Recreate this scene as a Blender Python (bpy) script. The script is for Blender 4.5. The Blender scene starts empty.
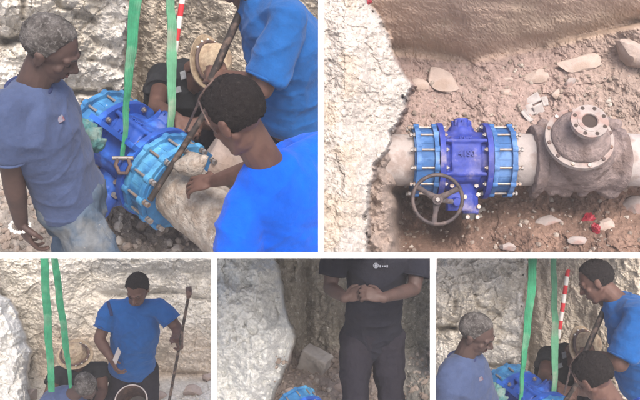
import bpy, bmesh, math, random
import numpy as np
from mathutils import Matrix, Vector
random.seed(7); rng = np.random.default_rng(7)
sc = bpy.context.scene; col = sc.collection
R = math.radians
# ------------------------------------------------------------------ camera, sky, sun, exposure
PITCH = 33.0; CAMZ = 10.5; F = 800.0
cam = bpy.data.cameras.new('camera'); cam_o = bpy.data.objects.new('camera', cam); col.objects.link(cam_o)
cam.sensor_width = 36; cam.lens = 45.0; cam.clip_end = 5000; cam.clip_start = 0.05
cam_o.location = (0, 0, CAMZ); cam_o.rotation_euler = (R(90 - PITCH), 0, 0)
sc.camera = cam_o
WM = Matrix.Translation((0, 0, CAMZ)) @ Matrix.Rotation(R(90 - PITCH), 4, 'X')
WR = np.array(WM.to_3x3()); WT = np.array(WM.translation)
SUN_C = np.array([0.20, 0.47, 0.86])          # direction towards the sun in view axes
SUN_W = WR @ (SUN_C / np.linalg.norm(SUN_C))
elev = math.asin(SUN_W[2]); az = math.atan2(SUN_W[0], SUN_W[1])
world = bpy.data.worlds.new('World'); sc.world = world; world.use_nodes = True
nt = world.node_tree; nt.nodes.clear()
sky = nt.nodes.new('ShaderNodeTexSky'); sky.sky_type = 'NISHITA'; sky.sun_disc = False
sky.sun_elevation = elev; sky.sun_rotation = az; sky.dust_density = 6; sky.air_density = 1.0; sky.ozone_density = 0.6
bg = nt.nodes.new('ShaderNodeBackground'); bg.inputs[1].default_value = 0.15
wo = nt.nodes.new('ShaderNodeOutputWorld')
nt.links.new(sky.outputs[0], bg.inputs[0]); nt.links.new(bg.outputs[0], wo.inputs[0])
sl = bpy.data.lights.new('sun', 'SUN'); sl.energy = 1.45; sl.angle = R(26); sl.color = (1.0, 0.95, 0.91)
so = bpy.data.objects.new('sun', sl); col.objects.link(so)
so.rotation_euler = Vector(SUN_W).to_track_quat('Z', 'Y').to_euler(); so.location = (0, 0, 20)
sc.view_settings.view_transform = 'Standard'; sc.view_settings.look = 'None'
sc.view_settings.exposure = 1.14; sc.view_settings.gamma = 1.0
sc.render.engine = 'CYCLES'
# ------------------------------------------------------------------ maths
def A(*v): return np.array(v, float)
def W(px, py, d): return A((px - 320) / F * d, -(py - 200) / F * d, -d)   # a point d metres out
def nz(v): v = np.asarray(v, float); return v / (np.linalg.norm(v) + 1e-12)
def orth(v, n): v = np.asarray(v, float); n = nz(n); return nz(v - n * np.dot(v, n))
def _h(ix, iy, iz, s):
    n = (ix * 374761393 + iy * 668265263 + iz * 2147483647 + s * 1274126177) & 0xffffffff
    n = ((n ^ (n >> 13)) * 1274126177) & 0xffffffff
    n = ((n ^ (n >> 16)) * 2246822519) & 0xffffffff
    return ((n ^ (n >> 15)) & 0xffffff) / float(0xffffff)
def vn(P, s=0):
    P = np.asarray(P, float); i = np.floor(P).astype(np.int64); f = P - i; f = f * f * (3 - 2 * f)
    r = 0
    for a in (0, 1):
        for b in (0, 1):
            for c in (0, 1):
                w = (f[:, 0] if a else 1 - f[:, 0]) * (f[:, 1] if b else 1 - f[:, 1]) * (f[:, 2] if c else 1 - f[:, 2])
                r = r + w * _h(i[:, 0] + a, i[:, 1] + b, i[:, 2] + c, s)
    return r * 2 - 1
def fbm(P, s=0, o=4, g=0.5):
    r = 0; a = 1; P = np.asarray(P, float)
    for k in range(o): r = r + a * vn(P * (2.03 ** k) + k * 17.3, s + k); a *= g
    return r
def ridge(P, s=0, o=3):
    r = 0; a = 1; P = np.asarray(P, float)
    for k in range(o): r = r + a * (1 - 2 * np.abs(vn(P * (2.07 ** k) + k * 9.1, s + k))); a *= 0.5
    return r
def worley(X, Y, cell, s=0, ax=1.0):
    """distance to nearest jittered point, second nearest and the cell's random value"""
    x = X / (cell * ax); y = Y / cell
    ix = np.floor(x).astype(np.int64); iy = np.floor(y).astype(np.int64)
    d1 = np.full(x.shape, 9.); d2 = np.full(x.shape, 9.); idv = np.zeros(x.shape)
    for a in (-1, 0, 1):
        for b in (-1, 0, 1):
            cx = ix + a; cy = iy + b
            px = cx + _h(cx, cy, 1, s); py = cy + _h(cx, cy, 2, s); v = _h(cx, cy, 3, s)
            d = np.hypot(x - px, y - py)
            n = d < d1
            d2 = np.where(n, d1, np.minimum(d2, d)); idv = np.where(n, v, idv); d1 = np.where(n, d, d1)
    return d1, d2, idv
def sm(a, b, x): t = np.clip((x - a) / (b - a), 0, 1); return t * t * (3 - 2 * t)
# ------------------------------------------------------------------ materials
def mat(name, base, rough=0.8, var=0.15, scale=8.0, bump=0.3, bscale=60.0, metal=0.0, base2=None, mixscale=5.0,
        mixlo=0.5, mixhi=0.6, spec=0.4, tint=False, sheen=0.0, bdist=0.01, detail=6, base3=None, scale3=30, lo3=0.6, hi3=0.68, crack=0.0):
    m = bpy.data.materials.new(name); m.use_nodes = True; t = m.node_tree; N = t.nodes; L = t.links
    b = N['Principled BSDF']; b.inputs['Roughness'].default_value = rough; b.inputs['Metallic'].default_value = metal
    b.inputs['Specular IOR Level'].default_value = spec
    if sheen: b.inputs['Sheen Weight'].default_value = sheen
    tc = N.new('ShaderNodeTexCoord'); co = tc.outputs['Object']
    def noise(s, d=detail, r=0.55):
        n = N.new('ShaderNodeTexNoise'); n.inputs['Scale'].default_value = s; n.inputs['Detail'].default_value = d
        n.inputs['Roughness'].default_value = r; L.new(co, n.inputs['Vector']); return n.outputs['Fac']
    def mix(f, a, c, typ='MIX'):
        x = N.new('ShaderNodeMix'); x.data_type = 'RGBA'; x.blend_type = typ
        for i, v in ((0, f), (6, a), (7, c)):
            if hasattr(v, 'links'): L.new(v, x.inputs[i])
            elif i == 0: x.inputs[0].default_value = v
            else: x.inputs[i].default_value = (*v, 1)
        return x.outputs[2]
    def ramp(f, lo, hi):
        r = N.new('ShaderNodeMapRange'); L.new(f, r.inputs[0]); r.inputs[1].default_value = lo; r.inputs[2].default_value = hi; return r.outputs[0]
    c = base
    if tint:
        at = N.new('ShaderNodeAttribute'); at.attribute_name = 'tint'; c = at.outputs['Color']
    if base2 is not None: c = mix(ramp(noise(mixscale), mixlo, mixhi), c, base2)
    if base3 is not None: c = mix(ramp(noise(scale3, 8, .7), lo3, hi3), c, base3)
    v = ramp(noise(scale, 8, 0.65), 0.3, 0.7)
    mr = N.new('ShaderNodeMapRange'); L.new(v, mr.inputs[0]); mr.inputs[3].default_value = 1 - var; mr.inputs[4].default_value = 1 + var
    cb = N.new('ShaderNodeCombineColor')
    for i in range(3): L.new(mr.outputs[0], cb.inputs[i])
    c = mix(1.0, c, cb.outputs[0], 'MULTIPLY')
    L.new(c, b.inputs['Base Color'])
    if bump:
        bp = N.new('ShaderNodeBump'); bp.inputs['Strength'].default_value = bump; bp.inputs['Distance'].default_value = bdist
        h = noise(bscale, 8, 0.6)
        if crack:
            vo = N.new('ShaderNodeTexVoronoi'); vo.feature = 'F1'; vo.inputs['Scale'].default_value = crack; L.new(co, vo.inputs['Vector'])
            ad = N.new('ShaderNodeMath'); ad.operation = 'ADD'; L.new(h, ad.inputs[0]); L.new(vo.outputs['Distance'], ad.inputs[1]); h = ad.outputs[0]
        L.new(h, bp.inputs['Height']); L.new(bp.outputs[0], b.inputs['Normal'])
    return m
M = {}
M['rock'] = mat('rock', (.4,.37,.32), .98, .26, 34, .45, 110, tint=True, spec=0, bdist=.010, base3=(.60,.57,.52), scale3=34, lo3=.58, hi3=.74)
M['earth'] = mat('earth', (.25,.19,.15), .96, .26, 30, .6, 95, tint=True, spec=.1, bdist=.018, base3=(.34,.28,.24), scale3=40, lo3=.6, hi3=.76)
M['earth_cut'] = mat('earth_cut', (.3,.2,.15), .98, .14, 9, .25, 30, tint=True, spec=0, bdist=.008)
M['stone'] = mat('stone', (.37,.30,.265), .94, .18, 14, .7, 40, spec=.1, base2=(.29,.225,.19), mixscale=7, bdist=.012)
M['skin'] = mat('skin', (.062,.036,.030), .64, .14, 25, .25, 160, spec=.4, base2=(.048,.028,.024), mixscale=9, bdist=.003)
M['skin2'] = mat('skin2', (.10,.052,.039), .64, .14, 25, .25, 160, spec=.4, base2=(.078,.038,.029), mixscale=9, bdist=.003)
M['palm'] = mat('palm', (.33,.19,.15), .6, .1, 30, .1, 160)
M['hair_grey'] = mat('hair_grey', (.125,.115,.11), .95, .3, 120, 1.0, 330, base2=(.045,.04,.038), mixscale=14, mixlo=.38, mixhi=.6, bdist=.006, spec=.1, base3=(.22,.21,.2), scale3=70, lo3=.52, hi3=.7)
M['hair_black'] = mat('hair_black', (.020,.017,.017), .95, .4, 110, 1.0, 320, bdist=.008, spec=.12, base3=(.075,.065,.062), scale3=60, lo3=.6, hi3=.75)
def cloth(n, c, c2=None, **k): return mat(n, c, .95, .13, 22, .55, 24, base2=c2, mixscale=4, mixlo=.45, mixhi=.7, spec=.08, sheen=.08 if max(c) > .1 else 0, bdist=.014, **k)
M['blue_grey'] = cloth('blue_grey_cloth', (.052,.073,.145), (.042,.058,.115))
M['bright_blue'] = cloth('bright_blue_cloth', (.002,.09,.56), (.002,.075,.46))
M['mid_blue'] = cloth('mid_blue_cloth', (.011,.078,.25), (.010,.066,.21))
M['navy_trim'] = cloth('navy_trim', (.03,.04,.10))
M['denim'] = mat('denim', (.062,.088,.125), .9, .25, 14, .6, 30, base2=(.12,.13,.14), mixscale=6, mixlo=.5, mixhi=.62, spec=.1, bdist=.012, base3=(.32,.30,.28), scale3=22, lo3=.66, hi3=.74)
M['dark_trouser'] = cloth('dark_trouser', (.016,.015,.021), (.022,.02,.026))
M['rubble'] = mat('rubble', (.23,.185,.155), .95, .3, 6, .4, 60, base2=(.38,.34,.30), mixscale=9, mixlo=.5, mixhi=.62, spec=.1)
M['block'] = mat('block', (.42,.39,.36), .92, .15, 14, .5, 40, spec=.15, base2=(.34,.31,.28), mixscale=7)
M['black_tee'] = cloth('black_tee', (.02,.022,.025), (.03,.03,.033))
M['navy_tee'] = cloth('navy_tee', (.014,.015,.022), (.018,.018,.024))
M['print'] = mat('print', (.19,.20,.21), .8, .2, 90, .1, 100)
M['sling'] = mat('sling_green', (.035,.21,.11), .85, .3, 18, .7, 260, base2=(.10,.24,.15), mixscale=5, spec=.2, bdist=.003)
M['lips'] = mat('lips', (.085,.036,.034), .5, .1, 30, .2, 160)
M['crest'] = mat('crest', (.13,.13,.17), .8, .3, 150, 0, base2=(.14,.04,.05), mixscale=60)
M['brow'] = mat('brow', (.012,.01,.01), .9)
M['sling_old'] = mat('sling_old', (.10,.27,.16), .85, .2, 20, .35, 220, base2=(.2,.26,.19), mixscale=5, spec=.2, bdist=.003)
M['valve'] = mat('valve_blue', (.008,.055,.29), .55, .3, 12, .3, 30, base2=(.02,.11,.46), mixscale=6, spec=.5, bdist=.006, base3=(.2,.2,.24), scale3=13, lo3=.66, hi3=.76)
M['valve2'] = mat('valve_blue_dusty', (.016,.034,.25), .6, .3, 18, .4, 30, base2=(.05,.06,.24), mixscale=5, spec=.4, bdist=.006, base3=(.2,.17,.2), scale3=9, lo3=.54, hi3=.76)
M['light_blue'] = mat('coupling_blue', (.020,.125,.29), .65, .35, 16, .3, 34, base2=(.06,.24,.42), mixscale=6, spec=.5, bdist=.006, base3=(.42,.42,.42), scale3=16, lo3=.64, hi3=.75)
M['light_blue2'] = mat('coupling_blue_dusty', (.026,.10,.27), .7, .3, 12, .3, 34, base2=(.08,.17,.36), mixscale=6, spec=.4, bdist=.006, base3=(.36,.3,.31), scale3=10, lo3=.62, hi3=.75)
M['zinc'] = mat('zinc', (.30,.28,.27), .5, .25, 60, .2, 150, metal=.7, base2=(.3,.22,.17), mixscale=25)
M['rust'] = mat('rusty_iron', (.10,.07,.065), .7, .3, 30, .5, 90, metal=.3, base2=(.16,.10,.08), mixscale=14)
M['wheel'] = mat('wheel_iron', (.055,.043,.045), .6, .3, 30, .4, 90, metal=.3, base2=(.10,.075,.07), mixscale=14)
M['bar'] = mat('bar_steel', (.045,.037,.034), .6, .3, 40, .3, 90, metal=.4, base2=(.14,.1,.08), mixscale=20)
M['pipe'] = mat('pipe_coat', (.36,.32,.305), .88, .14, 9, .6, 30, base2=(.27,.22,.20), mixscale=8, spec=.25, bdist=.01)
M['plaster'] = mat('pipe_crust', (.40,.355,.31), .95, .3, 14, 1.0, 40, base2=(.29,.235,.19), mixscale=22, mixlo=.42, mixhi=.64, spec=.15, bdist=.035, base3=(.6,.57,.53), scale3=18, lo3=.6, hi3=.7)
M['dusty_iron'] = mat('dusty_iron', (.235,.185,.175), .97, .25, 22, 1.0, 44, base2=(.16,.12,.11), mixscale=9, spec=.08, bdist=.022)
M['dusty_rim'] = mat('dusty_rim', (.29,.25,.235), .94, .2, 16, .6, 40, base2=(.26,.18,.16), mixscale=9, spec=.15, bdist=.008)
M['hole_shade'] = mat('hole_shade_paint', (.05,.035,.03), .9)  # dark colour standing in for the shade inside openings
M['straw'] = mat('straw', (.40,.31,.21), .85, .3, 60, .9, 140, base2=(.29,.21,.14), mixscale=16, bdist=.004)
M['white'] = mat('white_paint', (.86,.86,.87), .6, .01, 5, .03, 50)
M['white_plastic'] = mat('white_plastic', (.7,.68,.64), .5, .12, 12, .2, 50)
M['paper'] = mat('paper', (.34,.31,.30), .8, .12, 20, .3, 50)
M['red'] = mat('red_paint', (.55,.03,.04), .6, .2, 30, .2, 60)
M['red_cloth'] = mat('red_plastic', (.22,.012,.025), .5, .2, 30, .5, 60)
M['rag'] = mat('rag', (.07,.20,.20), .9, .3, 20, .8, 40, base2=(.15,.22,.20), mixscale=12, bdist=.015)
M['black'] = mat('black_cord', (.05,.045,.045), .7, .1)
M['eye'] = mat('eye', (.5,.47,.43), .3, .02, 5, 0)
M['blue_plastic'] = mat('blue_plastic', (.03,.2,.6), .4, .2, 20, .4, 40, base2=(.2,.4,.65), mixscale=14)
M['concrete'] = mat('concrete', (.36,.34,.32), .9, .2, 2, .4, 14)  # surface of the unseen ground added for bounce light
M['white_label'] = mat('label_print', (.16,.17,.20), .7, .1)
# ------------------------------------------------------------------ mesh gathering (view-space metres)
class G:
    def __init__(s): s.v = []; s.f = []; s.n = 0
    def add(s, v, f):
        v = np.asarray(v, float); s.v.append(v); s.f += [tuple(i + s.n for i in q) for q in f]; s.n += len(v); return s
    def verts(s): return np.concatenate(s.v) if s.v else np.zeros((0, 3))
    def rings(s, R_, cap=True, closed_u=True):
        """R_: list of (n,3) rings"""
        n = len(R_[0]); V = np.concatenate(R_); f = []
        for i in range(len(R_) - 1):
            for j in range(n if closed_u else n - 1):
                k = (j + 1) % n; f.append((i*n+j, i*n+k, (i+1)*n+k, (i+1)*n+j))
        if cap: f.append(tuple(range(n))[::-1]); f.append(tuple((len(R_)-1)*n + j for j in range(n)))
        return s.add(V, f)
    def loft(s, secs, n=20, p=2.0):
        """secs: (centre, a vector, b vector)"""
        th = np.linspace(0, 2*np.pi, n, endpoint=False); c = np.cos(th); sn = np.sin(th)
        cc = np.sign(c)*np.abs(c)**(2/p); ss = np.sign(sn)*np.abs(sn)**(2/p)
        return s.rings([np.asarray(C)+np.outer(cc, a)+np.outer(ss, b) for C, a, b in secs])
    def cyl(s, p0, p1, r0, r1=None, n=16):
        r1 = r0 if r1 is None else r1; p0 = np.asarray(p0, float); p1 = np.asarray(p1, float)
        x = nz(p1 - p0); u = orth((.3,.5,.8) if abs(x[1]) > .8 else (0,1,.1), x); w = np.cross(x, u)
        return s.loft([(p0, u*r0, w*r0), (p1, u*r1, w*r1)], n)
    def cap(s, p0, r0, p1, r1, n=14):
        p0 = np.asarray(p0, float); p1 = np.asarray(p1, float); x = nz(p1 - p0)
        u = orth((.3,.5,.8) if abs(x[1]) > .8 else (0,1,.1), x); w = np.cross(x, u); S = []
        for a in (-80,-55,-30,0): S.append((p0 + x*r0*math.sin(R(a)), u*r0*math.cos(R(a)), w*r0*math.cos(R(a))))
        for a in (0,30,55,80): S.append((p1 + x*r1*math.sin(R(a)), u*r1*math.cos(R(a)), w*r1*math.cos(R(a))))
        return s.loft(S, n)
    def ell(s, c, ax, n=16, m=10):
        """ax: three scaled axis vectors"""
        c = np.asarray(c, float); S = []
        for i in range(m):
            a = -math.pi/2 + math.pi*(i+.5)/m
            S.append((c + np.asarray(ax[2])*math.sin(a), np.asarray(ax[0])*math.cos(a), np.asarray(ax[1])*math.cos(a)))
        return s.loft(S, n)
    def box(s, c, ax):
        c = np.asarray(c, float); X, Y, Z = [np.asarray(a, float) for a in ax]
        V = [c+i*X+j*Y+k*Z for i in (-1,1) for j in (-1,1) for k in (-1,1)]
        return s.add(V, [(0,1,3,2),(4,6,7,5),(0,4,5,1),(2,3,7,6),(0,2,6,4),(1,5,7,3)])
    def tube(s, pts, r, n=8, closed=False):
        pts = [np.asarray(p, float) for p in pts]; k = len(pts); rs = r if hasattr(r, '__len__') else [r]*k
        u = None; Rg = []
        th = np.linspace(0, 2*np.pi, n, endpoint=False)
        for i, p in enumerate(pts):
            t = nz((pts[(i+1) % k] - pts[i-1]) if closed else (pts[min(i+1,k-1)] - pts[max(i-1,0)]))
            u = orth(u if u is not None else ((0,1,.1) if abs(t[1]) < .9 else (1,0,0)), t); w = np.cross(t, u)
            Rg.append(p + rs[i]*(np.outer(np.cos(th), u) + np.outer(np.sin(th), w)))
        if closed: Rg.append(Rg[0]); return s.rings(Rg, cap=False)
        return s.rings(Rg)
    def torus(s, c, u, w, Rr, r, n=40, m=10):
        return s.tube([np.asarray(c)+Rr*(math.cos(a)*np.asarray(u)+math.sin(a)*np.asarray(w)) for a in np.linspace(0, 2*np.pi, n, endpoint=False)], r, m, True)
    def annulus(s, c, x, r0, r1, h, n=40):
        """flat ring with axis x, inner r0, outer r1, thickness 2h"""
        x = nz(x); u = orth((0,1,.1) if abs(x[1]) < .8 else (1,0,.1), x); w = np.cross(x, u)
        th = np.linspace(0, 2*np.pi, n, endpoint=False); o = np.outer(np.cos(th), u) + np.outer(np.sin(th), w); c = np.asarray(c, float)
        rr = [c-x*h+o*r0, c-x*h+o*r1, c+x*h+o*r1, c+x*h+o*r0, c-x*h+o*r0]
        return s.rings(rr, cap=False)
def mk(name, V, Fc, m=None, smooth=True, cols=None, parent=None, origin=None):
    """view-space verts -> a linked object in the world, its origin at `origin` (view space)"""
    V = np.asarray(V, float)
    if parent is not None: org = np.array(parent['_o'])
    else: org = V.mean(0) if origin is None else np.asarray(origin, float)
    Vw = (V - org) @ WR.T
    me = bpy.data.meshes.new(name); me.from_pydata(Vw.tolist(), [], [tuple(map(int, f)) for f in Fc]); me.update()
    if smooth: me.polygons.foreach_set('use_smooth', [True]*len(me.polygons))
    if m is not None: me.materials.append(m)
    if cols is not None:
        ca = me.color_attributes.new('tint', 'FLOAT_COLOR', 'POINT')
        ca.data.foreach_set('color', np.column_stack([np.clip(cols, 0, 1), np.ones(len(cols))]).astype(np.float32).ravel())
    o = bpy.data.objects.new(name, me); col.objects.link(o)
    if parent is not None:
        o.parent = parent; o.location = (0,0,0)
    else:
        o.location = WR @ org + WT
    o['_o'] = list(org)
    return o
def gm(name, g, m=None, smooth=True, parent=None, bevel=False, **k):
    o = mk(name, g.verts(), g.f, m, smooth, parent=parent, **k)
    if smooth: autosmooth(o.data)
    return o
def autosmooth(me, ang=40):
    bm = bmesh.new(); bm.from_mesh(me); c = math.cos(R(ang))
    bmesh.ops.recalc_face_normals(bm, faces=bm.faces)
    for e in bm.edges:
        if len(e.link_faces) == 2 and e.link_faces[0].normal.dot(e.link_faces[1].normal) < c: e.smooth = False
    bm.to_mesh(me); bm.free()
def front(o, px, py, rad=2.5):
    me = o.data; V = np.zeros(len(me.vertices)*3); me.vertices.foreach_get('co', V); V = V.reshape(-1,3) @ WR + np.array(o['_o'])
    x = 320 + V[:,0]/-V[:,2]*F; y = 200 - V[:,1]/-V[:,2]*F; k = np.hypot(x-px, y-py) < rad
    return float(-V[k,2].max()) if k.any() else 3.0
def kid(root, name): return next(c for c in root.children if c.name.split('.')[0] == name)
PAN = {}      # top-level object name -> panel
CUR = [1]
def thing(name, label, cat, at, group=None):
    o = bpy.data.objects.new(name, None); col.objects.link(o); at = np.asarray(at, float)
    o.location = WR @ at + WT; o['_o'] = list(at); o.empty_display_size = .1
    return tag(o, label, cat, group)
def tag(o, label=None, cat=None, group=None, kind=None):
    if label: o['label'] = label
    if cat: o['category'] = cat
    if group: o['group'] = group
    if kind: o['kind'] = kind
    PAN[o.name] = CUR[0]; return o
def remesh(g, voxel, smooth=3, dec=None):
    """union of overlapping closed shapes -> one continuous surface; returns verts, faces (view space)"""
    me = bpy.data.meshes.new('t'); me.from_pydata(g.verts().tolist(), [], g.f); me.update()
    bm = bmesh.new(); bm.from_mesh(me); bmesh.ops.recalc_face_normals(bm, faces=bm.faces); bm.to_mesh(me); bm.free()
    o = bpy.data.objects.new('t', me); col.objects.link(o)
    r = o.modifiers.new('r', 'REMESH'); r.mode = 'VOXEL'; r.voxel_size = voxel
    if smooth: s_ = o.modifiers.new('s', 'SMOOTH'); s_.factor = .5; s_.iterations = smooth
    if dec: d_ = o.modifiers.new('d', 'DECIMATE'); d_.ratio = dec
    dg = bpy.context.evaluated_depsgraph_get(); ev = o.evaluated_get(dg); m2 = ev.to_mesh()
    n = len(m2.vertices); V = np.zeros(n*3); m2.vertices.foreach_get('co', V); V = V.reshape(-1, 3)
    NN = np.zeros(n*3); m2.vertices.foreach_get('normal', NN); NN = NN.reshape(-1, 3)
    Fc = [tuple(p.vertices) for p in m2.polygons]
    ev.to_mesh_clear(); bpy.data.objects.remove(o); bpy.data.meshes.remove(me)
    return V, NN, Fc
# ------------------------------------------------------------------ people
def head_parts(g, c, f, u, s=1.0, female=False):
    f = nz(f); u = orth(u, f); r = np.cross(f, u)
    def P(x, y, z): return c + s*(x*r + y*f + z*u)
    def E(x, y, z, a, b, d): g.ell(P(x,y,z), (s*a*r, s*b*f, s*d*u), 18, 12)
    E(0,-.012,.028,.077,.098,.090)                       # cranium
    E(0,.028,-.040,.061,.066,.078)                       # face
    g.cap(P(0,.066,-.098), .022*s, P(0,.06,-.085), .026*s)  # chin
    for q in (-1,1):
        g.cap(P(q*.05,-.005,-.045), .02*s, P(q*.024,.055,-.092), .021*s)   # jaw
        E(q*.043,.058,-.022,.019,.019,.020)              # cheekbone
        g.cap(P(q*.045,.070,.024), .012*s, P(q*.012,.088,.024), .013*s)    # brow
        E(q*.031,.0745,.003,.014,.011,.009)               # eyelid
        E(q*.079,-.008,-.012,.009,.019,.031)             # ear
        E(q*.083,-.014,.006,.008,.017,.014)
        E(q*.013,.100,-.030,.010,.011,.008)              # nostril
    g.cap(P(0,.088,.012), .009*s, P(0,.112,-.026), .013*s)  # nose
    g.cap(P(-.018,.088,-.056), .008*s, P(.018,.088,-.056), .008*s)
    g.cap(P(-.015,.087,-.068), .009*s, P(.015,.087,-.068), .009*s)
    return P
def hand(g, w, d, n, s, curl=25, k=1.0, spread=.10):
    """wrist w, direction d, palm normal n (palm side), thumb side s"""
    d = nz(d); n = orth(n, d); s = orth(s - n*np.dot(s, n), d)
    g.ell(w + d*.048*k, (d*.052*k, s*.041*k, n*.0165*k), 14, 8)
    g.cap(w - d*.01, .026*k, w + d*.03, .022*k)
    for i, L_ in enumerate((.9, 1.0, .94, .76)):
        b = w + k*(d*(.086 - .004*abs(i-1)) + s*(.0315 - .021*i)); a = R(curl*.6); p = b - d*.02; q = b
        g.cap(p, .0100*k, q, .0092*k, 8)
        dd = d + s*spread*(1.5-i)
        for j, l in enumerate((.042, .027, .021)):
            v = nz(nz(dd)*math.cos(a) + n*math.sin(a)); q2 = q + v*l*L_*k
            g.cap(q, (.0090 - j*.0007)*k, q2, (.0084 - j*.0008)*k, 8); q = q2; a += R(curl*(1.15 if j == 0 else .9))
    b = w + k*(d*.018 + s*.028); v = nz(d*.55 + s*.65 + n*.35); q = b + v*.042*k
    g.cap(b, .014*k, q, .0115*k, 8); v2 = nz(d*.8 + s*.15 + n*.5); g.cap(q, .0112*k, q + v2*.03*k, .009*k, 8)
def hair_shell(parent, c, f, u, m, s=1.0, line=0.035, nape=-.045, bumps=.004, thick=.008, temple=.02):
    f = nz(f); u = orth(u, f); r = np.cross(f, u)
    n, k = 130, 90; V = []; Fc = []
    th = np.linspace(0, 2*np.pi, n, endpoint=False); ph = np.linspace(-1.0, math.pi/2 - .02, k)
    TH, PH = np.meshgrid(th, ph); D = np.stack([np.cos(PH)*np.cos(TH), np.cos(PH)*np.sin(TH), np.sin(PH)], -1).reshape(-1, 3)
    X = D*A(.077,.098,.090)*s
    x, y, z = X[:,0]/s, X[:,1]/s, X[:,2]/s + .028
    # hairline height as a function of how far forward the point is
    lim = np.where(y > .0, nape + (line + .055 - nape)*sm(-.005, .062, y), nape)
    lim = lim + .004*vn(X*90, 5) + .003*vn(X*300, 6)
    msk = sm(-.005, .016, z - lim)**.6
    nn = D/np.linalg.norm(D, axis=1)[:,None]
    off = thick*msk - .014*(1-msk) + msk*bumps*(fbm(X*110, 3, 3)+.3*vn(X*420, 8))
    X = X + nn*off[:,None]*s
    V = c + s*(-.012*f + .028*u) + X[:,:1]*r + X[:,1:2]*f + X[:,2:]*u
    for i in range(k-1):
        for j in range(n): q = (j+1) % n; Fc.append((i*n+j, i*n+q, (i+1)*n+q, (i+1)*n+j))
    Fc.append(tuple((k-1)*n + j for j in range(n)))
    return mk('hair', V, Fc, m, parent=parent)
def fold(V, N, amp, sc_, seed=1, stretch=(1, 1, 1)):
    P = V*np.array(stretch)
    w = ridge(P*sc_ + .25*np.stack([vn(P*sc_*1.7, seed+20)]*3, 1), seed, 2)
    return V + N*(amp*(w-.3))[:,None] + N*(amp*.5*fbm(V*sc_*.5, seed+9, 2))[:,None]
def crease(V, N, a, b, c, seed, amp):
    wp = .22*np.stack([vn(V*6+3, seed), vn(V*6+11, seed+1), vn(V*6+23, seed+2)], 1)
    for k, (sx, sy, an) in enumerate(((2.6, 8.5, .5), (3.0, 10., -.6), (5., 15., .1))):
        ca, sa = math.cos(an), math.sin(an); x = V@a; y = V@b
        q = np.stack([(x*ca - y*sa)*sx, (x*sa + y*ca)*sy, (V@c)*4], 1) + wp*3
        w = (1-np.abs(vn(q, seed+k*7)))**6; m = sm(-.25, .35, vn(V*3.1+k*5, seed+30+k))
        V = V + N*(amp*(1, .9, .45)[k]*w*m)[:,None]
    return V
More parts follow.
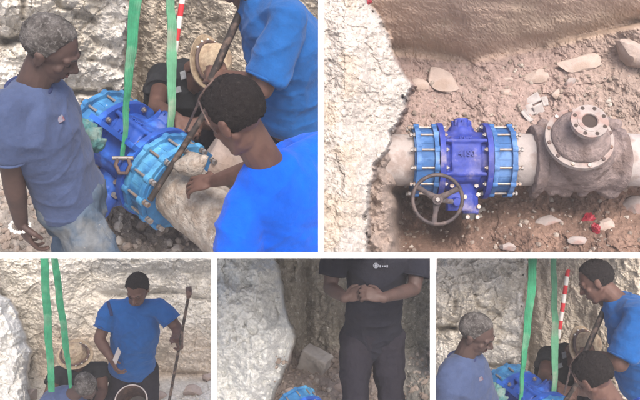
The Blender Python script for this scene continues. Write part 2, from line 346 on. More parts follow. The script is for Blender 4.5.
def person(label, J, skin='skin', hair='hair_black', top='blue_grey', bottom='denim', k=1.0, bulk=1.0, vox=.0048,
           sleeve=.62, hem=-.02, hands=None, hairkw={}, collar=None, belly=0.0, foldamp=.007, legs=True, seed=1, longtail=False, neck_r=.056):
    J = {a: np.asarray(b, float) for a, b in J.items()}
    foot = (J['ankL']+J['ankR'])/2
    root = thing('person', label, 'man', foot)
    g = G(); Rt = nz(J['shR'] - J['shL']); up = nz(J['neck'] - J['pel']); Rt = orth(Rt, up); Fr = np.cross(up, Rt)
    ch = J['chest']; pl = J['pel']; nk = J['neck']; hc = J['head']
    shw = np.linalg.norm(J['shR']-J['shL'])/2
    def tors(gg, e=0.0, lo=0.0, flat=False):
        Rp = orth(J['hipR']-J['hipL'], up); Fp = np.cross(nz(ch-pl), Rp)
        mid = pl*.5 + ch*.5 + Fr*(.01+belly*.5)
        w = bulk
        S = [(pl + lo*up, Rp*(.165*w+e), Fp*(.115*w+e+belly*.5)), (pl*.75+ch*.25 + Fr*belly*.6, Rp*(.155*w+e), Fr*(.112*w+e+belly)),
             (mid, Rt*(.150*w+e), Fr*(.110*w+e+belly*.8)), (ch, Rt*(.165*w+e), Fr*(.120*w+e)),
             (ch*.45+nk*.55 - up*.005, Rt*(shw*.82+e), Fr*(.095*w+e)),
             (nk - up*.025, Rt*(.105+e*.6), Fr*(.072+e*.6)), (nk + up*.012, Rt*(.060+e*.5), Fr*(.058+e*.4))]
        gg.loft(S, 28, 2.25)
    tors(g, -.006)
    g.cap(nk - up*.03, neck_r*1.08*k, hc + nz(nk-hc)*.045, neck_r*k)
    P = head_parts(g, hc, J['fwd'], J['up'], k)
    for s_ in 'LR':
        sh, el, wr = J['sh'+s_], J['el'+s_], J['wr'+s_]
        g.cap(sh, .056*bulk, sh*.5+el*.5, .050*bulk); g.cap(sh*.5+el*.5, .050*bulk, el, .041*bulk)
        g.cap(el, .041*bulk, el*.65+wr*.35, .042*bulk); g.cap(el*.65+wr*.35, .042*bulk, wr, .027)
        g.cap(J['sh'+s_], .055, ch*.4+nk*.6, .06)
        hd = (hands or {}).get(s_)
        if hd is None: hd = (wr-el, np.cross(Rt, nz(wr-el)), Fr, 25)
        hand(g, wr, *hd[:3], curl=hd[3], k=k*1.02, spread=hd[4] if len(hd) > 4 else .10)
        hp, kn, an = J['hip'+s_], J['kn'+s_], J['ank'+s_]
        g.cap(hp, .085, kn, .056); g.cap(kn, .056, kn*.6+an*.4, .054); g.cap(kn*.6+an*.4, .054, an, .036)
        ft = nz(orth(Fr, nz(an-kn))*1.0 + nz(an-kn)*.15); g.cap(an + nz(an-kn)*.04 - ft*.03, .036, an + nz(an-kn)*.055 + ft*.13, .028)
    V, N, Fc = remesh(g, vox, 1, .6)
    mk('body', V, Fc, M[skin], parent=root)
    f_ = nz(J['fwd']); u_h = orth(J['up'], f_); r_h = np.cross(f_, u_h)
    for q in (-1, 1):
        g = G(); g.tube([P(q*.014,.0975,.026), P(q*.030,.092,.033), P(q*.046,.079,.026)], [.002*k,.0035*k,.0015*k], 8); gm('eyebrow', g, M['brow'], parent=root)
        g = G(); g.tube([P(q*.019,.0865,-.002), P(q*.031,.0885,-.0045), P(q*.043,.080,-.002)], [.0012*k,.0024*k,.0012*k], 6); gm('eye_line', g, M['brow'], parent=root)
    g = G(); g.tube([P(-.024,.086,-.060), P(-.010,.097,-.056), P(0,.098,-.058), P(.010,.097,-.056), P(.024,.086,-.060)], [.002*k,.0055*k,.005*k,.0055*k,.002*k], 8)
    g.tube([P(-.022,.085,-.063), P(0,.096,-.069), P(.022,.085,-.063)], [.002*k,.0075*k,.002*k], 8); gm('lips', g, M['lips'], parent=root)
    if hair: hair_shell(root, hc, J['fwd'], J['up'], M[hair], k, **hairkw)
    # shirt
    hems = []
    g = G(); tors(g, .016, hem)
    for s_ in 'LR':
        sh, el = J['sh'+s_], J['el'+s_]; e2 = sh + (el-sh)*sleeve; x = nz(el-sh)
        u_ = orth(Rt if abs(np.dot(x, Rt)) < .8 else Fr, x); w_ = np.cross(x, u_); rr = .076*bulk
        g.loft([(sh - x*.02, u_*.05*bulk, w_*.05*bulk), (sh+x*.01, u_*.067*bulk, w_*.067*bulk), (sh*.6+e2*.4, u_*rr, w_*rr), (e2, u_*(rr*1.03), w_*(rr*.93))], 20)
        hems.append((e2, u_, w_, rr))
        g.cap(sh, .064*bulk, ch*.35+nk*.65, .078*bulk)
    V, N, Fc = remesh(g, .008, 7)
    q_ = np.stack([V@Rt*.9 + V@up*.5, V@up*1.3 - V@Rt*.35, V@Fr*.8], 1)
    w_ = ridge(q_*6.5 + .5*np.stack([vn(V*5, seed+20)]*3, 1), seed, 2); V = V + N*(foldamp*.8*(w_-.35) + foldamp*.5*fbm(V*4.5, seed+9, 2))[:,None]
    w_ = np.clip(ridge(np.stack([V@Rt*3+V@up*2, V@up*15-V@Rt*5, V@Fr*4], 1), seed+31, 1)-.35, 0, 1); V = V + N*(foldamp*.7*w_*sm(.0,.5,vn(V*4, seed+40)))[:,None]
    V = crease(V, N, Rt, up, Fr, seed+50, foldamp*1.5)
    shirt_ = mk('shirt', V, Fc, M[top], parent=root)
    for e2, u_, w_, rr in hems:
        g = G(); g.tube([e2 + u_*math.cos(t)*rr*.985 + w_*math.sin(t)*rr*.89 for t in np.linspace(0, 2*np.pi, 32, endpoint=False)], .0055, 8, True); gm('sleeve_hem', g, M[top], parent=shirt_)
    if collar:
        g = G(); c0 = nk - up*.012 + nz(hc-nk)*.006
        nn_ = nz(hc - nk + .4*up); a = orth(Rt, nn_); b = np.cross(nn_, a)
        g.torus(c0 - b*0, a*1.12, b*1.06, .071, .0095, 36, 8); gm('collar', g, M[collar], parent=shirt_)
    # trousers
    g = G(); Rp = orth(J['hipR']-J['hipL'], up); Fp = np.cross(up, Rp)
    g.loft([(pl*.86+ch*.14, Rp*.158*bulk, Fp*(.118*bulk+belly*.3)), (pl, Rp*.172*bulk, Fp*.13*bulk), (pl - up*.09, Rp*.165, Fp*.125)], 26)
    for s_ in 'LR':
        hp, kn, an = J['hip'+s_], J['kn'+s_], J['ank'+s_]
        g.cap(hp, .105, kn, .077); g.cap(kn, .077, an, .062)
    V, N, Fc = remesh(g, .009, 3)
    V = fold(V, N, .010, 8, seed+5); V = crease(V, N, up, Rt, Fr, seed+60, .011); V = fold(V, N, .003, 22, seed+6)
    mk('trousers', V, Fc, M[bottom], parent=root)
    return root, P, dict(Rt=Rt, up=up, Fr=Fr, nk=nk, ch=ch)
def hat(parent, c, up, tilt_f, m='straw', z=.78):
    up = nz(up); a = orth(tilt_f, up); b = np.cross(up, a)
    th = np.linspace(0, 2*np.pi, 48, endpoint=False); prof = [(.178,.0),(.176,.006),(.15,.0),(.12,-.004),(.098,.004),(.090,.03),(.083,.075),(.072,.10),(.05,.108),(.02,.094),(.001,.09)]
    prof = [(r*z if r > .11 else r*.97, h*.95) for r, h in prof]
    def ringf(r, h):
        el = 1 + .12*np.cos(th)**2*(1 if r < .11 else .6); wv = .020*np.cos(2*th)*(max(0, r-.1)/.08)
        return c + np.outer(np.cos(th)*r*el, a) + np.outer(np.sin(th)*r, b) + np.outer(h - wv*1.0, up)
    g = G(); g.rings([ringf(r, h) for r, h in prof], cap=False)
    o = gm('hat', g, M[m], parent=parent); o.modifiers.new('t', 'SOLIDIFY').thickness = .004
    g = G(); g.tube([c + math.cos(t)*a*.102*1.1 + math.sin(t)*b*.096 + up*.014 for t in th], .010, 8, True)
    bnd = gm('hat_band', g, M['rust'], parent=o)
    for i in range(9):
        t = R(-100 + i*25); g = G(); p = c + math.cos(t)*a*.118 + math.sin(t)*b*.107 + up*.014
        g.ell(p, (A(.007,0,0), A(0,.007,0), A(0,0,.007)), 8, 6); gm('bead', g, M['white_plastic'], parent=bnd if False else o)
    return o
# ------------------------------------------------------------------ terrain relief
def sheet(name, x0, x1, y0, y1, st, dfun, cfun, regs):
    xs = np.arange(x0, x1+st, st); ys = np.arange(y0, y1+st, st); X, Y = np.meshgrid(xs, ys)
    X = X.ravel(); Y = Y.ravel(); d = dfun(X, Y)
    V = np.column_stack([(X-320)/F*d, -(Y-200)/F*d, -d]); d = d + d*(.0011*vn(N3(X, Y, 1.7), 77) + .0007*vn(N3(X, Y, 1.0), 78)); V = np.column_stack([(X-320)/F*d, -(Y-200)/F*d, -d]); C = cfun(X, Y, d)
    nx, ny = len(xs), len(ys)
    I, Jj = np.meshgrid(np.arange(nx-1), np.arange(ny-1)); a = (Jj*nx + I).ravel()
    Q = np.column_stack([a, a+nx, a+nx+1, a+1]); rid = regs(X[a], Y[a])
    out = []
    for r_, (nm, m) in enumerate(name):
        q = Q[rid == r_]
        if not len(q): continue
        us, inv = np.unique(q, return_inverse=True); inv = inv.reshape(q.shape)
        o = mk(nm, V[us], inv, M[m], cols=C[us], smooth=False); tag(o, kind='structure'); out.append(o)
    return out
def planes(e, cy, D0):
    s, c = math.sin(R(e)), math.cos(R(e))
    fl = lambda y: D0*s/np.maximum(s - (cy-y)/F*c, .02)
    wl = lambda y, yb: fl(yb)*(c + (cy-yb)/F*s)/(c + (cy-y)/F*s)
    return fl, wl
def smin(a, b, k): h = np.clip(.5+.5*(b-a)/k, 0, 1); return b*(1-h)+a*h - k*h*(1-h)
def N3(X, Y, s, z=0.): return np.column_stack([X/s, Y/s, np.full(X.shape, z)])
def stone_mesh(c, ax, seed, rough=.25, cuts=7):
    """angular rock: an icosphere cut by random planes"""
    bm = bmesh.new(); bmesh.ops.create_icosphere(bm, subdivisions=3, radius=1.0)
    V = np.array([v.co[:] for v in bm.verts]); r = np.random.default_rng(seed)
    for i in range(cuts):
        n = nz(r.normal(size=3)); dd = r.uniform(.45, .8); k = V@n; V = V - np.outer(np.maximum(k-dd, 0), n)
    V = V*(1 + rough*.3*fbm(V*1.6+seed, seed, 3))[:,None]
    Fc = [tuple(v.index for v in f.verts) for f in bm.faces]; bm.free()
    return c + V@np.array(ax), Fc
def stone(label, px, py, d, wx, wy, th, seed, m='stone', rot=0.0, name='stone', cat='stone', group=None, n=(0,.4,.9)):
    c = W(px, py, d); n = nz(n); a = orth((math.cos(R(rot)), math.sin(R(rot)), 0), n); b = np.cross(n, a)
    V, Fc = stone_mesh(c, [a*wx*d/F/2*1.25, b*wy*d/F/2*1.25, n*th], seed)
    o = mk(name, V, Fc, M[m]); autosmooth(o.data, 25); return tag(o, label, cat, group)
def rubble(name, pts, m, seed, base):
    g = G(); r = np.random.default_rng(seed)
    for (x, y, d, s) in pts:
        V, Fc = PEB[r.integers(len(PEB))]
        q = r.normal(size=(3,3)); q, _ = np.linalg.qr(q); g.add(W(x, y, d) + (V*r.uniform(.6,1.2,3))@q*s, Fc)
    o = mk(name, g.verts(), g.f, M[m], smooth=False); tag(o, kind='stuff'); o['label'] = base; o['category'] = 'rubble'; return o
PEB = []
for i in range(8):
    bm = bmesh.new(); bmesh.ops.create_icosphere(bm, subdivisions=1, radius=1.0)
    V = np.array([v.co[:] for v in bm.verts])*(1 + .25*rng.normal(size=(42 if False else len(bm.verts), 1))*.6)
    PEB.append((V, [tuple(v.index for v in f.verts) for f in bm.faces])); bm.free()
def strip(label, pts, wd, m, twist=0.0, name='lifting_sling', cat='sling', group=None, face=(0,0,1), th=.004):
    """webbing strap: pts in view space, width list, twist total in degrees"""
    pts = [np.asarray(p, float) for p in pts]; n = 60; tt = np.linspace(0, len(pts)-1, n); C = []
    for t in tt:
        i = min(int(t), len(pts)-2); f_ = t-i; C.append(pts[i]*(1-f_)+pts[i+1]*f_)
    ws = np.interp(tt, range(len(pts)), wd); tws = np.interp(tt, range(len(pts)), twist if hasattr(twist, '__len__') else np.linspace(0, twist, len(pts)))
    g = G(); Rg = []
    for i, c in enumerate(C):
        t = nz(C[min(i+1,n-1)]-C[max(i-1,0)]); nn = orth(face, t); s_ = np.cross(t, nn); a = R(tws[i])
        s2 = s_*math.cos(a)+nn*math.sin(a); n2 = nn*math.cos(a)-s_*math.sin(a); w = ws[i]/2; bow = .12*w
        m_ = 11; us = np.linspace(-1, 1, m_); w = w*(1 + .03*math.sin(i*1.9) + .02*math.sin(i*.7)); c = c + s2*w*.10*math.sin(i*.33+1) + n2*.004*math.sin(i*.51)
        top_ = [c + s2*w*u + n2*(th + bow*(1-u*u) + (.0012 if q % 2 else 0)) for q, u in enumerate(us)]
        bot_ = [c + s2*w*u - n2*(th - bow*(1-u*u)) for q, u in enumerate(us)][::-1]
        Rg.append(np.array(top_ + bot_))
    g.rings(Rg); o = gm(name, g, M[m], smooth=False); return tag(o, label, cat, group)
#PART2
# ------------------------------------------------------------------ around the views: added ground, divider boards
CUR[0] = 0
def bounce_ground():  # unseen sheet below the views, added to bounce light onto them
    me = bpy.data.meshes.new('ground'); s = 45; me.from_pydata([(-s,-s,0),(s,-s,0),(s,s,0),(-s,s,0)], [], [(0,1,2,3)])
    me.materials.append(M['concrete']); o = bpy.data.objects.new('ground', me); col.objects.link(o); tag(o, kind='structure')
bounce_ground()
XT, XB1, XB2, YH = 321.2, 214.2, 433.0, 255.2          # centres of the white divider boards
def board(px0, py0, px1, py1, d0=1.95, dep=.22, w=3.0):
    g = G(); a, b = W(px0, py0, d0), W(px1, py1, d0); t = nz(b-a); s_ = np.cross(t, A(0,0,1)); h = w/F*d0
    a2, b2 = W(px0, py0, d0+dep), W(px1, py1, d0+dep)
    g.rings([np.array([a-s_*h, a+s_*h, a2+s_*h, a2-s_*h]), np.array([b-s_*h, b+s_*h, b2+s_*h, b2-s_*h])])
    return g
div = thing('divider_frame', 'white divider boards standing between the five views of the pit', 'divider', W(320, 255, 2.06))
PANd = 0
for q in ((XT, -40, XT, YH-3.0), (-40, YH, 680, YH), (XB1, YH+3.0, XB1, 440), (XB2, YH+3.0, XB2, 440)):
    o = gm('board', board(*q, w=2.9), M['white'], smooth=False, parent=div)
# ------------------------------------------------------------------ the flanged valve
def front_n(root, gg): return .190 if gg > -.1 else .166
def valve(label, O, X, Gd, s=1.0, body='valve', lt='light_blue', wheel=True, wheel_at=None, seed=1, simple=False, text=True):
    X = nz(X); Gd = orth(Gd, X); N = np.cross(X, Gd); N = N if N[2] > 0 else -N
    P = lambda x, g_, n: O + s*(x*X + g_*Gd + n*N)
    root = thing('pipe_valve', label, 'valve', O)
    # body: barrel with thick ribs
    g = G(); hl = .125
    g.cyl(P(-hl-.012,0,0), P(hl+.012,0,0), .172*s, n=36)
    g.loft([(P(-.085,.0,.05), Gd*.14*s, N*.135*s), (P(.085,0,.05), Gd*.14*s, N*.135*s)], 24, 4)
    g.cap(P(0,-.15,0), .085*s, P(0,.17,.01), .095*s, 18)
    for gg in (-.105, .085): g.box(P(0,gg,.168), (X*.12*s, Gd*.011*s, N*.02*s))
    V, Nn, Fc = remesh(g, .007*s, 4); V = V + Nn*(.0025*fbm(V*30, seed, 3))[:,None]
    mk('valve_body', V, Fc, M[body], parent=root)
    th12 = [R(15 + 30*i) for i in range(12)]
    dirn = lambda a: math.cos(a)*Gd + math.sin(a)*N
    for q in (-1, 1):
        g = G(); g.annulus(P(q*.135,0,0), X, .15*s, .222*s, .015*s, 48)
        for a in th12: g.cyl(O + s*(q*.118*X + dirn(a)*.198), O + s*(q*.152*X + dirn(a)*.198), .024*s, n=10)
        fl_o = gm('flange', g, M[body], parent=root)
        cp = mk_coupling(root, O, X, q, s, lt, dirn, th12)
        for a in th12:     # tie rods with nuts
            g = G(); g.cyl(O + s*(q*.10*X + dirn(a)*.2), O + s*(q*.318*X + dirn(a)*.2), .0062*s, n=8)
            for xx in (.108, .163, .285, .305): g.cyl(O + s*(q*xx*X + dirn(a)*.2), O + s*(q*(xx+.013)*X + dirn(a)*.2), .0135*s, n=6)
            gm('bolt', g, M['zinc'], parent=fl_o, smooth=False)
    # cap on the upper end of the body
    g = G(); g.cyl(P(0,-.17,.01), P(0,-.222,.01), .062*s, n=8); g.cyl(P(0,-.218,.01), P(0,-.248,.01), .048*s, .04*s, n=20)
    for a in range(8): g.cyl(P(.052*math.cos(a*.785), -.205, .01+.052*math.sin(a*.785)), P(.052*math.cos(a*.785), -.236, .01+.052*math.sin(a*.785)), .008*s, n=6)
    gm('stem_cap', g, M[body], parent=root)
    # gearbox below
    g = G(); g.cyl(P(0,.13,.02), P(0,.215,.02), .10*s, .085*s, n=24); g.cyl(P(0,.195,.03), P(0,.245,.03), .075*s, n=24)
    g.box(P(-.02,.245,.055), (X*.075*s, Gd*.05*s, N*.05*s)); g.cyl(P(.045,.21,.05), P(.045,.31,.05), .045*s, n=20)
    g.cyl(P(-.05,.245,.03), P(-.05,.245,.17), .026*s, n=16); g.cyl(P(.0,.29,.05), P(.09,.29,.05), .03*s, n=16)
    V, Nn, Fc = remesh(g, .006*s, 3); gb_o = mk('gearbox', V, Fc, M[body], parent=root)
    for (x, gg, n) in ((-.07,.15,.085),(.07,.15,.085),(.085,.2,.06),(-.0,.215,.11),(.085,.27,.075),(.02,.33,.08),(.08,.33,.06)):
        g = G(); g.cyl(P(x,gg,n), P(x,gg,n+.025), .013*s, n=6); gm('bolt', g, M['zinc'], smooth=False, parent=gb_o)
    g = G(); g.cyl(P(.035,.31,.05), P(.035,.345,.05), .043*s, .036*s, n=20); gm('end_plug', g, M['black'], parent=root)
    if text:
        for tx, gg, sz in (('KVSS', -.124, .034), ('4150', -.035, .046)):
            cu = bpy.data.curves.new('t', 'FONT'); cu.body = tx; cu.size = sz*s; cu.align_x = 'CENTER'; cu.extrude = .005*s; cu.offset = .0008
            t = bpy.data.objects.new('t', cu); col.objects.link(t); dg = bpy.context.evaluated_depsgraph_get()
            m2 = t.evaluated_get(dg).to_mesh(); V = np.array([v.co[:] for v in m2.vertices]); Fc = [tuple(p.vertices) for p in m2.polygons]
            t.evaluated_get(dg).to_mesh_clear(); bpy.data.objects.remove(t)
            c = P(0, gg+.02, front_n(root, gg))
            Vv = c + V[:,:1]*X - V[:,1:2]*Gd + V[:,2:]*N; mk('raised_lettering', Vv, Fc, M[body], smooth=False, parent=root)
    if wheel:
        c = wheel_at; ax = nz(N + .06*Gd - .06*X); u = orth(X, ax); w = np.cross(ax, u); wr = .134*s
        g = G(); g.torus(c, u, w, wr, .0105*s, 56, 12)
        wo_ = gm('handwheel', g, M['wheel'], parent=root)
        for a in (28, 148, 262):
            g = G(); dv = math.cos(R(a))*u + math.sin(R(a))*w; pv = np.cross(ax, dv)
            g.loft([(c - ax*.012*s + dv*.02*s, pv*.021*s, ax*.008*s), (c + dv*.075*s - ax*.006*s, pv*.013*s, ax*.007*s), (c + dv*wr, pv*.017*s, ax*.008*s)], 12)
            gm('spoke', g, M['wheel'], parent=wo_)
        g = G(); g.cyl(c - ax*.03*s, c + ax*.014*s, .028*s, n=24); gm('wheel_hub', g, M['wheel'], parent=wo_)
        g = G(); g.cyl(c + ax*.012*s, c + ax*.024*s, .012*s, n=6); gm('hub_nut', g, M['zinc'], parent=wo_, smooth=False)
        g = G(); g.cyl(c - ax*.02*s, P(-.05,.245,.10), .014*s, n=12); gm('shaft', g, M['zinc'], parent=root)
    return root, P
def mk_coupling(root, O, X, q, s, lt, dirn, th12):
    g = G(); g.annulus(O + s*q*.222*X, X, .14*s, .190*s, .07*s, 48)
    o = gm('coupling_sleeve', g, M[lt], parent=root)
    g = G()
    for x0, hh in ((.168, .012), (.272, .013)):
        g.annulus(O + s*q*x0*X, X, .15*s, .210*s, hh*s, 48)
        for a in th12: g.cyl(O + s*(q*(x0-hh-.002)*X + dirn(a)*.2), O + s*(q*(x0+hh+.002)*X + dirn(a)*.2), .021*s, n=10)
    for a in th12[::1]: g.box(O + s*(q*.22*X + dirn(a+.26)*.18), (X*.05*s, np.cross(X, dirn(a+.26))*.006*s, dirn(a+.26)*.012*s))
    return gm('coupling_ring', g, M[lt], parent=root)
# ================================================================== VIEW 1: men round the valve
CUR[0] = 1
fl1, wl1 = planes(40, 128, 4.6)
def d1(X, Y):
    jag = 3.5*fbm(N3(X, Y, 14.), 3, 4) + 2*fbm(N3(X, Y, 4.), 8, 2)
    edge = np.interp(Y, [-100,0,60,100,118,140,275], [129,128,125,129,118,92,80]) + jag
    yb = 110 + .05*(X-150) + 4*vn(N3(X, Y*0, 40.), 4)
    e_, c_ = R(40), None
    wr_ = wl1(Y, yb); f_ = fl1(Y)
    right = smin(wr_, f_, .12)
    Kl = 3.12 + (X/128.)*.12; tl = (128-Y)/F
    left = Kl/(math.cos(e_) + tl*math.sin(e_)); left = smin(left, f_, .1)
    big = worley(X + 9*vn(N3(X,Y,30.),11), Y*1.25 + 9*vn(N3(X,Y,30.),12), 46, 5)
    c1_, c2_, cv = worley(X + 5*vn(N3(X,Y,16.),21), Y*1.15 + 5*vn(N3(X,Y,16.),22), 17, 9)
    lrel = .11*fbm(N3(X, Y*1.2, 55.), 2, 4) - .10*(.5-big[0])*(big[0] < .5) + .05*cv - .03*ridge(N3(X, Y*1.1, 24.), 6, 4) + .035*np.clip(.25-(c2_-c1_), 0, 1) + .018*fbm(N3(X,Y,5.),7,3) + .009*vn(N3(X,Y,2.2),13)
    # crevices: shadowy ledges in the left rock
    for (x0, y0, x1, y1, w, dp) in ((-20,38,27,41,4,.22),(60,95,112,90,3.5,.22),(24,0,22,18,3,.10),(92,60,128,72,3,.07),(85,35,110,48,3,.06),(56,7,92,20,3,.07),(66,110,120,106,3,.10)):
        t = np.clip(((X-x0)*(x1-x0)+(Y-y0)*(y1-y0))/((x1-x0)**2+(y1-y0)**2), 0, 1)
        dd = np.hypot(X-x0-t*(x1-x0), Y-y0-t*(y1-y0) + 2.5*vn(N3(X,Y,9.),31)); lrel = lrel + dp*np.exp(-(dd/w)**2)
    w1, w2, wv = worley(X + 4*vn(N3(X,Y,12.),41), Y*.72 + 5*vn(N3(X,Y,14.),42), 13, 19)
    rrel = .12*fbm(N3(X, Y*.55, 34.), 15, 4) + .04*ridge(N3(X*1.5, Y*.6, 20.), 16, 3) + .05*(wv-.5) + .02*fbm(N3(X,Y,5.),17,3) - .10*np.exp(-((X-(148+Y*.12))/5.)**2) + .14*np.exp(-((X-(137))/4.)**2)
    grel = .05*fbm(N3(X, Y, 26.), 25, 4) + .03*(wv-.5) + .016*fbm(N3(X,Y,6.),17,3)
    onf = sm(.02, .16, wr_ - f_)
    rt = right + rrel*.34*(1-onf) + grel*.8*onf
    onfl = sm(.0, .2, Kl/(math.cos(e_)+tl*math.sin(e_)) - f_)
    lf = left + .75*lrel*(1-.6*onfl)
    return lf + (rt-lf)*sm(-2, 2.5, X-edge)
def c1f(X, Y, d):
    edge = np.interp(Y, [-100,0,60,100,118,140,275], [129,128,125,129,118,92,80])
    n = fbm(N3(X, Y, 18.), 51, 4)*.5; n2 = fbm(N3(X, Y, 5.), 55, 3)*.5
    chalk = np.outer(1+.10*n+.10*n2, A(.57,.545,.505)); warm = A(.42,.37,.29)
    w = sm(-.1,.5, fbm(N3(X,Y,40.),52,3)); chalk = chalk*(1-.5*w[:,None]) + .5*w[:,None]*warm
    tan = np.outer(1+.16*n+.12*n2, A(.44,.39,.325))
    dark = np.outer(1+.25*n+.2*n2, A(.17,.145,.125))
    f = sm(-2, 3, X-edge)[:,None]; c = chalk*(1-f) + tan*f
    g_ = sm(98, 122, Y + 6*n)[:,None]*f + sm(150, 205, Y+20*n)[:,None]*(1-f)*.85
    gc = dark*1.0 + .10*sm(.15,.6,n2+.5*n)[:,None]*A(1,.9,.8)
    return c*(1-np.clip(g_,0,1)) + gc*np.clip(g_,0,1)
def r1(X, Y):
    edge = np.interp(Y, [-100,0,60,100,118,140,275], [129,128,125,129,118,92,80])
    return np.where(Y > 118, 2, np.where(X < edge, 0, 1))
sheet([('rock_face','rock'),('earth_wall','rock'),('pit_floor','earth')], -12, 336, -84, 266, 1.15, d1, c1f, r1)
r_ = np.random.default_rng(5); pts = []
xr, yr = r_.uniform(0, 320, 900), r_.uniform(116, 262, 900); pts = list(zip(xr, yr, d1(xr, yr) - .006, r_.uniform(.08, .95, 900)**2.2*.036 + .004))
rubble('rubble', pts, 'rubble', 3, 'loose rubble scattered over the pit floor')
# the valve
Xv = nz(A(.74,-.50,.46)); Ov = W(139, 158, 3.72)
v1, Pv = valve('bright blue flanged valve with pale blue bolted couplings, lowered on green slings', Ov, Xv, A(-.62,-.78,.1), 1.0, wheel=False, seed=2)
g = G()
for gq in (.17,): g.box(Pv(.0,-.02,.235), (Xv*.15, nz(A(.6,.8,.2))*.012, A(-.3,.3,.9)*.03))
gm('lifting_rib', g, M['valve'], parent=v1)
# crusted pipe end beyond the coupling
def crust_pipe(label, p0, p1, r, seed, m, amp=.03, cat='pipe', name='crusted_pipe', vox=.009):
    g = G(); g.cyl(p0, p1, r, n=28)
    rr = np.random.default_rng(seed); x = nz(p1-p0); u = orth((0,1,0), x); w = np.cross(x, u)
    for i in range(0):
        t = rr.uniform(.0, 1); a = rr.uniform(0, 6.3); q = p0+(p1-p0)*t + (u*math.cos(a)+w*math.sin(a))*r*.93
        g.ell(q, np.eye(3)*rr.uniform(.02,.05), 10, 6)
    V, N, Fc = remesh(g, vox, 2); V = V + N*(amp*fbm(V*9, seed, 4) + amp*.35*fbm(V*34, seed+1, 2))[:,None]
    o = mk(name, V, Fc, M[m]); return tag(o, label, cat)
crust_pipe('cream crusted pipe end leaving the blue coupling', Ov + Xv*.24, Ov + Xv*1.05 + A(0,-.05,0), .140, 4, 'plaster', amp=.005)
g = G(); V, Fc = stone_mesh(W(193, 162, 3.36), (A(.085,.03,0), A(-.02,.065,.02), A(0,0,.06)), 12, .6)
o = mk('mortar_lump', V, Fc, M['plaster']); tag(o, 'pale lump of mortar on the coupling under the hand', 'mortar')
V, Fc = stone_mesh(W(226, 158, 3.72), (A(.14,.05,0), A(-.04,.10,.02), A(0,0,.07)), 17)
o = mk('concrete_block', V, Fc, M['stone']); tag(o, 'pale concrete block wedged behind the crusted pipe', 'block')
# long steel bar, sling shackle, slings, staff
def rod(label, p0, p1, r, m='bar', name='steel_bar', cat='bar', tip=None):
    root = thing(name, label, cat, (np.asarray(p0)+p1)/2)
    g = G(); g.cyl(p0, p1, r, n=14); gm('shaft', g, M[m], parent=root)
    g = G(); x = nz(np.asarray(p0)-p1); g.cyl(p0 - x*.03, p0 + x*.035, r*1.45, n=12); gm('end_collar', g, M['rust'], parent=root)
    return root
rod('long dark steel bar held upright by the standing man and leaning down towards the coupling', W(247, -3, 3.32), W(211, 80, 3.42), .017)
rod('rusty pinch bar laid across the pale blue coupling', W(213, 100, 3.30), W(150, 200, 3.42), .013)
g = G(); g.tube([W(226,78,2.37), W(214,80,2.37), W(206,88,2.37), W(200,97,2.4), W(197,106,2.6), W(192,117,2.9), W(186,130,3.3)], [.003,.004,.004,.004,.0045,.005,.006], 8); gm('cord', g, M['rust'])
cd = bpy.data.objects['cord']; tag(cd, 'thin grey cord looping round the crouched man\'s head', 'cord')
g = G(); g.tube([W(199,101,2.42), W(203,112,2.38), W(209,124,2.38), W(217,134,2.42)], .003, 8); gm('cord', g, M['rust'])
tag(bpy.data.objects['cord.001'], 'short grey cord hanging behind the crouched man\'s ear', 'cord')
strip('wide green webbing sling hooked to the valve beside the grey haired man', [W(140,-84,3.2), W(137,-10,3.28), W(131,50,3.35), W(127,100,3.42), W(123,158,3.46)], [.050,.049,.042,.030,.022], 'sling', [8,10,20,52,66], face=(.1,.1,1))
strip('narrower green webbing sling beside the red and white staff', [W(169,-84,3.5), W(171,0,3.56), W(172,60,3.6), W(171,132,3.66)], [.04,.04,.045,.035], 'sling_old', [50,46,20,62])
sh = thing('shackle', 'rusty shackle joining the green sling to the blue valve', 'shackle', W(123,160,3.45))
g = G(); c = W(123,165,3.45); g.tube([c + A(-.022,.03,0), c+A(-.032,0,0), c+A(-.015,-.035,0), c+A(.015,-.035,0), c+A(.032,0,0), c+A(.022,.03,0)], .009, 10); gm('bow', g, M['rust'], parent=sh)
g = G(); g.cyl(c+A(-.045,.03,0), c+A(.045,.03,0), .009, n=10); gm('pin', g, M['zinc'], parent=sh)
def staff(label, p0, p1, n, r=.014, flip=0):
    root = thing('ranging_staff', label, 'staff', p1)
    for i in range(n):
        a = p0+(p1-p0)*i/n; b = p0+(p1-p0)*(i+1)/n; g = G(); g.cyl(a, b, r, n=12)
        gm('red_band' if (i+flip) % 2 == 0 else 'white_band', g, M['red' if (i+flip) % 2 == 0 else 'white_plastic'], parent=root)
    return root
staff('red and white banded staff leaning on the tan pit wall', W(198,-112,4.0), W(175,52,4.25), 13, .015, 1)
# teal rag
g = G(); pth = [W(74,128,3.5), W(84,133,3.42), W(93,140,3.38), W(101,147,3.4)]
g.tube(pth, [.03,.045,.04,.02], 14); V, N, Fc = remesh(g, .007, 2); V = V + N*(.016*ridge(V*26, 4, 3))[:,None]
o = mk('rag', V, Fc, M['rag']); tag(o, 'teal rag bunched beside the valve and the man\'s shirt', 'rag')
